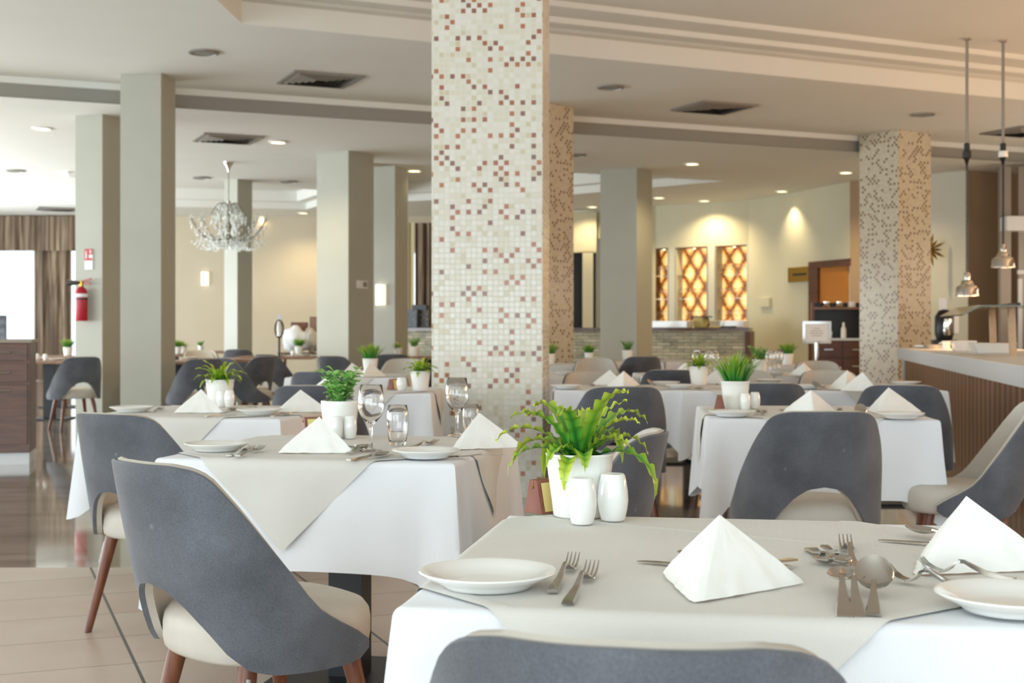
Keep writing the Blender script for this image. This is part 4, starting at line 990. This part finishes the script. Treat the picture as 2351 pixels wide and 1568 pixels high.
for i, lb in enumerate(['left steel pot on the far sideboard shelf', 'middle steel pot on the far sideboard shelf', 'right cream pot on the far sideboard shelf']):
    tag(mk('cooking_pot', MB().lathe([(0, 0), (.055, 0), (.06, .01), (.06, .085), (.065, .09), (.058, .088), (.055, .01), (0, .01)], 20, (p.x-.2+.2*i, p.y+.1, 1.286*1.15)), 'chrome' if i < 2 else 'porcelain', smooth=40), lb, 'pot')
tag(mk('bottle', MB().lathe([(0, 0), (.04, 0), (.042, .02), (.04, .14), (.02, .18), (.018, .24), (0, .245)], 20, (p.x+.02, p.y-.1, .871*1.15)), 'porcelain', smooth=50), 'white bottle standing on the far sideboard', 'bottle')
tag(mk('cup_stack', MB().lathe([(0, 0), (.05, 0), (.06, .08), (.06, .1), (0, .1)], 20, (p.x-.2, p.y-.05, .871*1.15)), 'porcelain', smooth=50), 'white cups stacked at the left of the far sideboard', 'cups')
# sign stand
p = pd(1875, 788, 15.6); st_ = thing('sign_stand', 'silver framed notice on a chrome post among the tables', 'sign', (p.x, p.y, 0), .05)
zc = wy(763, 15.6); mk('post', MB().tube([(0, 0, .02), (0, 0, zc-.12)], .025, 16), 'chrome', st_, 40); mk('foot', MB().lathe([(0, 0), (.16, 0), (.16, .015), (.03, .03), (0, .03)], 32), 'chrome', st_, 40)
fr = MB(); w, h = .335, .255
for s_ in (-1, 1): fr.box(s_*(w/2-.015), 0, zc, .03, .025, h); fr.box(0, 0, zc+s_*(h/2-.015), w-.06, .025, .03)
mk('frame', fr, 'chrome', st_); mk('notice', MB().box(0, .002, zc, w-.05, .01, h-.05), 'paper', st_)
ln_ = MB()
for i, wd in enumerate((.08, .14, .16, .12)): ln_.box(0, -.0045, zc+.045-.028*i, wd, .002, .006)
mk('printed_lines', ln_, 'grey_metal', st_)
# pendant heat lamps
def pendant_make(): return None
for k, (x, yb, D, top_y) in enumerate([(2220, 680, 14.2, 90), (2303, 615, 14.3, 88)]):
    X = (x-CX)*D/F; X0 = X; zb = wy(yb, D); r = thing('heat_lamp', ['chrome heat lamp hanging over the buffet, lower left one', 'chrome heat lamp hanging over the buffet, higher right one'][k], 'pendant lamp', (X, D, 0))
    zr = wy(330, D); zk = wy(382, D)
    mk('canopy', MB().lathe([(0, H0), (.045, H0), (.045, H0-.02), (.015, H0-.03), (0, H0-.03)], 24), 'chrome', r, 40)
    mk('rod', MB().tube([(0, 0, H0-.02), (0, 0, zr)], .016, 12), 'grey_metal', r, 40)
    mk('connector', MB().lathe([(.015, zr+.01), (.03, zr), (.03, zr-.07), (.044, zr-.08), (.044, zr-.15), (.027, zr-.17), (.008, zk), (0, zk)], 20), 'black_plastic', r, 40)
    if k: mk('connector_band', MB().lathe([(.045, zr-.078), (.049, zr-.083), (.049, zr-.14), (.045, zr-.145)], 20), 'porcelain', r, 40)
    hl = .185*1.35; pts = []
    zt = zb+hl; n = 260
    for i in range(n+1):
        a = i*.95; q = i/n; pts.append((.011*math.cos(a), .011*math.sin(a), zk+(zt-zk)*q))
    mk('coiled_cord', MB().tube(pts, .006, 6), 'cord', r, 60)
    g_ = 1.35; sh = [(r_*g_, zt-d_*g_) for r_, d_ in [(0, 0), (.02, 0), (.024, .012), (.024, .055), (.045, .072), (.048, .095), (.075, .108), (.084, .125), (.084, .16), (.088, .175), (.088, .185), (.083, .18), (.079, .13), (.04, .1), (0, .09)]]
    mk('shade', MB().lathe(sh, 40), 'chrome', r, 50)
    mk('bulb', MB().lathe([(r_*g_, zt-d_*g_) for r_, d_ in [(0, .11), (.03, .12), (.045, .15), (.03, .17), (0, .175)]], 20), 'heat', r, 60)
    l = spot('heat_lamp_beam', (X, D, zb-.01), 30, (1, .6, .28), 120)
# buffet counter
q0, q1 = Vector((4.53, 15.9)), Vector((4.53-.19*9.6, 15.9-9.4)); dq = (q1-q0).normalized(); nq = Vector((-dq.y, dq.x)); aq = math.atan2(dq.y, dq.x); Lq = (q1-q0).length
bf = thing('buffet_counter', 'long buffet counter with grey slab top and brown slatted front', 'counter', ((q0+q1)/2).to_3d(), aq)
sd = 1 if nq.x > 0 else -1
mk('slab', MB().box(0, sd*.6, .855, Lq, 1.2, .13), 'marble_top', bf, bevel=.006)
sf = MB().box(0, sd*.48, .435, Lq-.24, .84, .865)
o = mk('slatted_front', MB().box(0, 0, 0, 1.08, Lq-.24, .79), 'slats', bf); o.location = (0, sd*.62, .395); o.rotation_euler = (0, 0, PI/2)
mk('end_panel', MB().box(-Lq/2+.06, sd*.61, .395, .13, 1.1, .79), 'marble_top', bf)
def onb(s_, t, z=.9215): v = q0+dq*s_+nq*sd*t; return (v.x, v.y, z)
for i, (x, y, lb) in enumerate([(2085, 796, 'low plate stack at the left end of the buffet slab'), (2140, 797, 'small steel chafing dish on the buffet slab')]):
    pass
def onbx(x, t):      # place on slab where the pixel column x meets a line t behind the slab's edge
    P0 = q0+nq*sd*t; k = (x-CX)/F; s_ = (k*P0.y-P0.x)/(dq.x-k*dq.y); v = P0+dq*s_; return Vector((v.x, v.y, .9215))
v = onbx(2085, .3) if False else Vector((*(q0+dq*.35+nq*sd*.25), .9215)); tag(mk('saucer_stack', MB().lathe([(0, 0), (.04, 0), (.09, .015), (.09, .03), (0, .03)], 24, v), 'porcelain', smooth=40), 'white saucers at the left end of the buffet slab', 'saucers')
v = Vector((*(q0+dq*1.0+nq*sd*.3), .9215)); tag(mk('steel_dish', MB().lathe([(0, 0), (.09, 0), (.11, .04), (.115, .045), (.10, .045), (0, .02)], 28, v), 'chrome', smooth=40), 'shallow steel dish on the buffet slab', 'dish')
v = Vector((*(q0+dq*1.7+nq*sd*.35), .9215)); tag(mk('mug', MB().lathe([(0, 0), (.04, 0), (.042, .09), (.038, .09), (.036, .01), (0, .01)], 24, v).tube([v+Vector((-.04, 0, .075)), v+Vector((-.07, 0, .065)), v+Vector((-.07, 0, .03)), v+Vector((-.04, 0, .02))], .006, 8), 'porcelain', smooth=40), 'white mug on the buffet slab', 'mug')
for k, (s_, t, w, h, lb) in enumerate([(2.5, .42, .28, .10, 'square white serving bowl on the buffet, leftmost'), (3.0, .45, .2, .085, 'rounded white serving bowl beside the square one'), (3.75, .5, .45, .09, 'long white serving tray of orange food under the sneeze guard')]):
    v = q0+dq*s_+nq*sd*t; r = thing('serving_bowl' if k < 2 else 'serving_tray', lb, 'serving dish', (v.x, v.y, .9215), aq)
    L1, W1 = w, w*.8; m_ = MB()
    outer = [(-L1/2, -W1/2), (L1/2, -W1/2), (L1/2, W1/2), (-L1/2, W1/2)]; low = [(x*.8, y*.8) for x, y in outer]; inn = [(x*.93, y*.93) for x, y in outer]; inl = [(x*.76, y*.76) for x, y in outer]
    vs = [(x, y, 0) for x, y in low]+[(x, y, h) for x, y in outer]+[(x, y, h) for x, y in inn]+[(x, y, .015) for x, y in inl]
    fs = [(3, 2, 1, 0), (12, 13, 14, 15)]+[(4*r_+i, 4*r_+(i+1) % 4, 4*(r_+1)+(i+1) % 4, 4*(r_+1)+i) for r_ in range(3) for i in range(4)]
    mk('dish', m_.add(vs, fs), 'porcelain', r, bevel=.004)
    if k == 2:
        M['food'] = noisy('food', '#c9862a', '#e0b060', 30, .6); fo = MB().grid(lambda u, v_: ((u-.5)*L1*.9, (v_-.5)*W1*.9, h-.012+.022*noise.noise(Vector((u*9, v_*7, 2)))), 24, 18); f_ = mk('food', fo, 'food', r, 60); f_['kind'] = 'stuff'
# sneeze guard
v = q0+dq*4.25+nq*sd*.5; sg_ = thing('sneeze_guard', 'greenish glass sneeze guard on pale wooden legs over the buffet', 'sneeze guard', (v.x, v.y, .9215), aq)
mk('glass_top', MB().box(.1, -sd*.05, .40, 1.5, .5, .012, 0, .0, 0).box(.1, -sd*.36, .365, 1.5, .16, .012, 0, -sd*.5*-1, 0), 'green_glass', sg_)
for xx in (-.45, .55): mk('leg', MB().box(xx, 0, .19, .07, .05, .41, 0, 0, -.2), 'light_wood', sg_)
mk('rail', MB().box(.1, -sd*.0, .415, 1.5, .03, .02), 'black', sg_)
# coffee dispenser on a dark stand
p = pd(2168, 770, 17.5); cf = thing('drink_dispenser', 'black and silver drink dispenser right of the speckled column', 'dispenser', (p.x, p.y, 0), -.2)
mk('stand', MB().box(0, 0, .5, .30, .3, 1.0), 'black_plastic', cf, bevel=.01); mk('body', MB().lathe([(0, 1.0), (.1, 1.0), (.12, 1.08), (.12, 1.3), (.07, 1.38), (0, 1.4)], 28), 'black_plastic', cf, 50)
mk('silver_panel', MB().lathe([(0, 0), (.05, .01), (.065, .06), (.05, .22), (0, .24)], 20, (.03, -.10, 1.05)), 'chrome', cf, 50); mk('label_card', MB().box(-.02, 0, 1.46, .1, .02, .16), 'paper', cf)
mk('white_tank', MB().box(.12, .05, 1.2, .12, .16, .26), 'porcelain', cf, bevel=.02)
# gold starburst ornament
w34 = (Vector(A4)-Vector(A3)).normalized(); p = on_wall(2148, A3, w34); p = Vector((p.x-.13, p.y-.20, wy(575, p.y))); go = MB()
for i in range(14):
    a = 2*PI*i/14; r_ = .2+.07*(i % 2); go.tube([(0, 0, 0), (math.cos(a)*r_*.6, 0, math.sin(a)*r_*.6), (math.cos(a)*r_, 0, math.sin(a)*r_)], [.009, .026, .003], 6)
o = mk('starburst_ornament', go, 'brass', smooth=40); o.location = p+Vector((-.03, 0, 0)); tag(o, 'gold starburst ornament half behind the speckled column', 'ornament')
# kitchen front at the right edge
kd = thing('door_3', 'x', 'x', (0, 0, 0)); del kd['label']; del kd['category']; kd['kind'] = 'structure'
p0 = pd(2302, 757, 20.5); mk('door_frame', MB().box(p0.x+.03, p0.y, 1.8, .16, .1, 3.6).box(p0.x+.56, p0.y, 1.8, .66, .06, 3.6), 'grey_metal', kd)
mk('door_leaf', MB().box(p0.x+.24, p0.y-.06, .95, .06, .04, 1.9).box(p0.x+.5, p0.y-.06, 2.0, .6, .05, .06), 'marble_top', kd)
o = mk('air_curtain', MB().box(p0.x+.35, p0.y-.16, wy(515, 20.4), .8, .3, .22), 'marble_top', bevel=.01); tag(o, 'grey wall-mounted air curtain at the right picture edge', 'air curtain')

# ------------------------------------------------------------------ left side things
# fire extinguisher on its column
a5 = math.radians(19); ld = Vector((-math.cos(a5), math.sin(a5))); nf = Vector((-math.sin(a5), -math.cos(a5))); k5 = Vector(cpt(235, 262, H2))
def onc5(x):
    k = (x-CX)/F; s_ = (k*k5.y-k5.x)/(ld.x-k*ld.y); return k5+ld*s_
v = onc5(199)+nf*.10; zb = wy(737, v.y)
fx = thing('fire_extinguisher', 'red fire extinguisher with black horn hung on the left column', 'fire extinguisher', (v.x, v.y, zb), -a5); fx.scale = (1.3,)*3
mk('cylinder', MB().lathe([(0, 0), (.052, 0), (.056, .01), (.056, .24), (.05, .275), (.03, .30), (.018, .31), (0, .31)], 32), 'red', fx, 50)
mk('label', MB().lathe([(.0568, .215), (.0568, .245)], 32), 'paper', fx, 50); mk('black_band', MB().lathe([(.0569, .19), (.0569, .205)], 32), 'black_plastic', fx, 50)
mk('valve', MB().box(0, 0, .335, .03, .03, .05), 'brass', fx, bevel=.003)
hd = mk('handle', MB().box(.05, 0, .365, .11, .015, .012, 0, 0, -.25).box(.05, 0, .335, .1, .015, .010, 0, 0, -.05), 'red', fx)
mk('horn', MB().tube([(-.01, -.02, .345), (-.04, -.02, .345), (-.12, -.02, .345), (-.13, -.02, .345)], [.012, .02, .028, .026], 16), 'black_plastic', fx, 50)
v = onc5(205)+nf*.008; zs = wy(590, v.y)
sg = thing('fire_sign', 'red and white fire extinguisher sign above the extinguisher', 'sign', (v.x, v.y, zs), -a5); sg.scale = (1.35,)*3
mk('panel', MB().box(0, 0, -.02, .085, .006, .18), 'paper', sg); mk('red_field', MB().box(-.022, -.005, .02, .04, .003, .1).box(.02, -.005, .045, .038, .003, .05).box(.02, -.005, -.02, .038, .003, .02), 'signred', sg)
mk('pictogram', MB().box(-.022, -.0075, .01, .014, .002, .05).box(-.022, -.0075, .045, .02, .002, .008).box(.02, -.0075, .045, .012, .002, .03), 'paper', sg)
# switch plate and wall lamps
a6 = math.radians(32); rd6 = Vector((math.sin(a6), math.cos(a6))); k6 = Vector(cpt(800, 346, H2)); k = (831-CX)/F; s_ = (k*k6.y-k6.x)/(rd6.x-k*rd6.y); v = k6+rd6*s_
sw = thing('switch_plate', 'double white switch plate on the wide plain column', 'switch', (v.x, v.y, wy(653, v.y)), PI/2-a6); sw.scale = (1.3,)*3
mk('plate', MB().box(0, 0, 0, .19, .012, .085), 'white', sw, bevel=.002)
for s_ in (-1, 1): mk('rocker', MB().box(s_*.045, -.009, 0, .06, .008, .055), 'grey_metal' if s_ > 0 else 'white', sw)
def sconce(name_label, loc, rz, w, h, on=True):
    r = thing('wall_lamp', name_label, 'wall lamp', loc, rz); mk('back_plate', MB().box(0, .01, 0, w*.6, .02, h*.7), 'white', r)
    mk('shade', MB().add([(math.cos(a)*w/2, -math.sin(a)*w*.45, z) for a in [PI*i/12 for i in range(13)] for z in (-h/2, h/2)], [(2*i, 2*i+2, 2*i+3, 2*i+1) for i in range(12)]), 'shade_on', r, 50); return r
M['shade_on'] = emis('lit_shade', '#fff6e6', .7)
a7 = math.radians(22); ld7 = Vector((-math.cos(a7), math.sin(a7))); k7 = Vector(cpt(907, 380, H2)); k = (875-CX)/F; s_ = (k*k7.y-k7.x)/(ld7.x-k*ld7.y); v = k7+ld7*s_
sconce('lit white wall lamp on the half-hidden plain column', (v.x, v.y-.02, wy(677, v.y)), -a7, .17, .32)
v = pd(471, 640, YB-.03); sconce('small white wall lamp on the beige wall', (v.x, YB-.03, wy(640, YB)), 0, .17, .30)
# curtains
def curtain_mesh(x0, x1, z0, z1, amp=.05, k=26):
    return MB().grid(lambda u, v: (x0+(x1-x0)*u, amp*math.sin(u*(x1-x0)*k)+.015*math.sin(u*(x1-x0)*61), z0+(z1-z0)*v), max(40, int((x1-x0)*60)), 6)
xl = lambda x, D: (x-CX)*D/F
yc = YB-.25
for x0, x1, mat_, lb, z0, z1 in [(xl(80, yc), xl(163, yc), 'curtain', 'brown patterned curtain drawn beside the bright left window', .02, H2-.05)]:
    o = mk('curtain', curtain_mesh(x0, x1, z0, z1), mat_, smooth=60); o.location = (0, yc, 0); tag(o, lb, 'curtain')
o = mk('curtain_valance', curtain_mesh(-14.8, -9.2, kz(2.42), H2-.02, .05, 16), 'curtain', smooth=60); o.location = (0, yc-.12, 0); tag(o, 'brown patterned valance above the bright left window', 'valance')
for x0, x1, mat_, lb in [(953, 992, 'curtain', 'brown curtain just left of the thick mosaic column'), (938, 951, 'cream_curtain', 'narrow cream curtain beside the brown one')]:
    D = 29.0; o = mk('curtain', curtain_mesh(xl(x0, D), xl(x1, D), .02, kz(2.83), .04, 35), mat_, smooth=60); o.location = (0, D, 0); tag(o, lb, 'curtain')
# linen pile on a side table
v = pd(690, 812, 21.6); lt = thing('side_table', 'dark side table carrying the linen pile by the beige wall', 'side table', (v.x+.05, 21.6, 0), 0)
mk('tabletop', MB().box(0, 0, .75, .75, .5, .03), 'dark_wood', lt)
for sx in (-1, 1):
    for sy in (-1, 1): mk('leg', MB().box(sx*.33, sy*.2, .367, .04, .04, .735), 'dark_wood', lt)
def blob(name, c, r3, mat, lb, cat, seed):
    mb = MB().grid(lambda u, v_: (lambda d: tuple(Vector(c)+Vector((d.x*r3[0], d.y*r3[1], max(-.98, d.z)*r3[2]))*(1+.30*noise.noise(d*1.7+Vector((seed, 0, 0)))+.16*noise.noise(d*5+Vector((0, seed, 0))))))(Vector((math.cos(u*2*PI)*math.sin(v_*PI), math.sin(u*2*PI)*math.sin(v_*PI), math.cos(v_*PI)))), 28, 16, closeu=True)
    tag(mk(name, mb, mat, smooth=60), lb, cat)
blob('linen_bundle', (v.x-.06, 21.5, .965), (.22, .16, .2), 'cloth', 'white crumpled linen bundle by the beige wall', 'linen', 1)
blob('linen_bundle', (v.x+.17, 21.5, .96), (.13, .14, .18), 'beige_fabric', 'beige linen bundle right of the white one', 'linen', 4)
tag(mk('wooden_crate', MB().box(v.x-.04, 21.75, 1.04, .26, .12, .42), 'walnut', bevel=.005), 'orange-brown wooden board standing behind the white linen', 'board')
tag(mk('cardboard_box', MB().box(v.x+.20, 21.78, 1.06, .15, .12, .56), 'table_wood', bevel=.005), 'taupe box standing behind the beige linen', 'box')
v = pd(641, 757, 17.2); sst = thing('dispenser_stand', 'black floor stand holding a small dispenser before the beige wall', 'stand', (v.x, v.y, 0), 0)
mk('pole', MB().tube([(0, 0, .02), (0, 0, 1.02)], .014, 12), 'black', sst); mk('foot', MB().lathe([(0, 0), (.15, 0), (.15, .012), (0, .02)], 24), 'black', sst)
mk('ring', MB().tube([(.05*math.cos(a), 0, 1.14+.11*math.sin(a)) for a in [2*PI*i/24 for i in range(25)]], .012, 8), 'black', sst); mk('canister', MB().lathe([(0, 1.05), (.03, 1.05), (.03, 1.2), (.02, 1.24), (0, 1.24)], 16), 'porcelain', sst, 40)
mk('topper', MB().box(0, 0, 1.29, .06, .01, .08), 'paper', sst)
# sideboard at the left edge
D_ = 11.3; r = thing('drawer_cabinet', 'dark wooden drawer cabinet at the left picture edge', 'cabinet', (xl(53, D_)-.5, D_+.16, 0), math.radians(-14)*-1)
mk('body', MB().box(0, 0, .56, 1.0, .5, .92), 'dark_wood', r, bevel=.004); mk('top', MB().box(0, 0, 1.035, 1.03, .53, .03), 'cabinet_top', r, bevel=.004); mk('plinth', MB().box(0, .01, .05, .98, .46, .1), 'marble_top', r)
for i in (0, 1):
    for z, h in ((.94, .14), (.77, .16), (.42, .50)):
        d = mk('drawer' if h < .3 else 'door', MB().box((i-.5)*.49, -.255, z, .47, .02, h), 'dark_wood', r, bevel=.003)
        mk('handle', MB().tube([((i-.5)*.49-.1, -.285, z+(h/2-.05 if h > .3 else 0)), ((i-.5)*.49+.1, -.285, z+(h/2-.05 if h > .3 else 0))], .007, 8), 'steel', d)
v = Vector((xl(-2, D_), D_+.1, 1.051)); tag(mk('screen', MB().box(v.x-.1, v.y, v.z+.1, .24, .03, .2), 'slate'), 'dark grey screen edge standing on the drawer cabinet', 'screen')
# chandelier
Dc = (H2-HC)*F/(HY-372); Xc = xl(525, Dc); ch = thing('chandelier', 'crystal chandelier hanging before the slim column', 'chandelier', (Xc, Dc, 0))
M['crystal'] = newmat('crystal', '#f2f4ee', .05); P(M['crystal']).inputs['Transmission Weight'].default_value = .55; P(M['crystal']).inputs['IOR'].default_value = 1.6
M['silver'] = newmat('aged_silver', '#8f887b', .25, .9)
zz = lambda y: wy(y, Dc)
mk('canopy', MB().lathe([(0, H2), (.075, H2), (.065, H2-.03), (.028, H2-.08), (.014, H2-.15), (0, H2-.15)], 20), 'chrome', ch, 50); mk('rod', MB().tube([(0, 0, H2-.09), (0, 0, zz(470))], .007, 8), 'silver', ch)
mk('centre_column', MB().lathe([(0, zz(460)), (.03, zz(462)), (.015, zz(475)), (.035, zz(490)), (.015, zz(505)), (.05, zz(520)), (.02, zz(535)), (.06, zz(545)), (.03, zz(555)), (0, zz(562))], 20), 'silver', ch, 50)
def drop(mb, p, s_): p = Vector(p); mb.add([p+Vector(q)*s_ for q in ((0, 0, 1), (.45, 0, 0), (0, .45, 0), (-.45, 0, 0), (0, -.45, 0), (0, 0, -1.5))], [(0, 1, 2), (0, 2, 3), (0, 3, 4), (0, 4, 1), (5, 2, 1), (5, 3, 2), (5, 4, 3), (5, 1, 4)])
rnd = random.Random(2); cr_ = MB()
for i in range(12):
    a = 2*PI*i/12; R1 = .57; z0 = zz(540); zt_ = zz(505)
    pts = [(math.cos(a)*R1*t, math.sin(a)*R1*t, z0-.10*math.sin(t*PI)+(zt_-z0)*t**3) for t in [j/8 for j in range(9)]]
    arm = mk('arm', MB().tube(pts, .007, 8), 'silver', ch, 50); mk('candle_cup', MB().lathe([(0, 0), (.03, .005), (.036, .015), (.012, .02), (.012, .075), (0, .08)], 12, pts[-1]), 'crystal', arm, 40)
    for t in range(2, 9):
        q = pts[t]
        for m_ in range(4): drop(cr_, (q[0]+rnd.uniform(-.03, .03), q[1]+rnd.uniform(-.03, .03), q[2]+.03-.045*m_), .026)
    for m_ in range(4): drop(cr_, (math.cos(a)*(.12+.045*m_), math.sin(a)*(.12+.045*m_), zz(475)-.075*m_), .026)
    for m_ in range(7): drop(cr_, (math.cos(a+.2)*(.08+.02*m_), math.sin(a+.2)*(.08+.02*m_), zz(500)-.06*m_), .026)
    for m_ in range(9):
        t = m_/9; drop(cr_, (math.cos(a+.26)*(.54-.4*t), math.sin(a+.26)*(.54-.4*t), zz(553)-.11*math.sin(t*PI)-.01), .026)
for i in range(8):
    a = 2*PI*(i+.5)/8; pts = [(math.cos(a)*.26*t, math.sin(a)*.26*t, zz(478)+.10*math.sin(t*PI)-.10*t*t) for t in [j/8 for j in range(9)]]
    mk('upper_arm', MB().tube(pts, .006, 8), 'silver', ch, 50)
    for t in range(2, 9):
        for m_ in range(3): drop(cr_, (pts[t][0]+rnd.uniform(-.02, .02), pts[t][1]+rnd.uniform(-.02, .02), pts[t][2]-.03-.05*m_), .024)
mk('crystal_drops', cr_, 'crystal', ch)['kind'] = 'stuff'
o = mk('ceiling_rose', MB().lathe([(0, 0), (.16, 0), (.17, -.03), (.09, -.07), (0, -.08)], 24, fn=lambda a, z: 1+.12*math.sin(a*7)), 'white', smooth=50); Dz = (H2-HC)*F/(HY-396); o.location = (xl(163, Dz), Dz, H2); tag(o, 'white ruffled ceiling fitting beside the extinguisher column top', 'ceiling light')
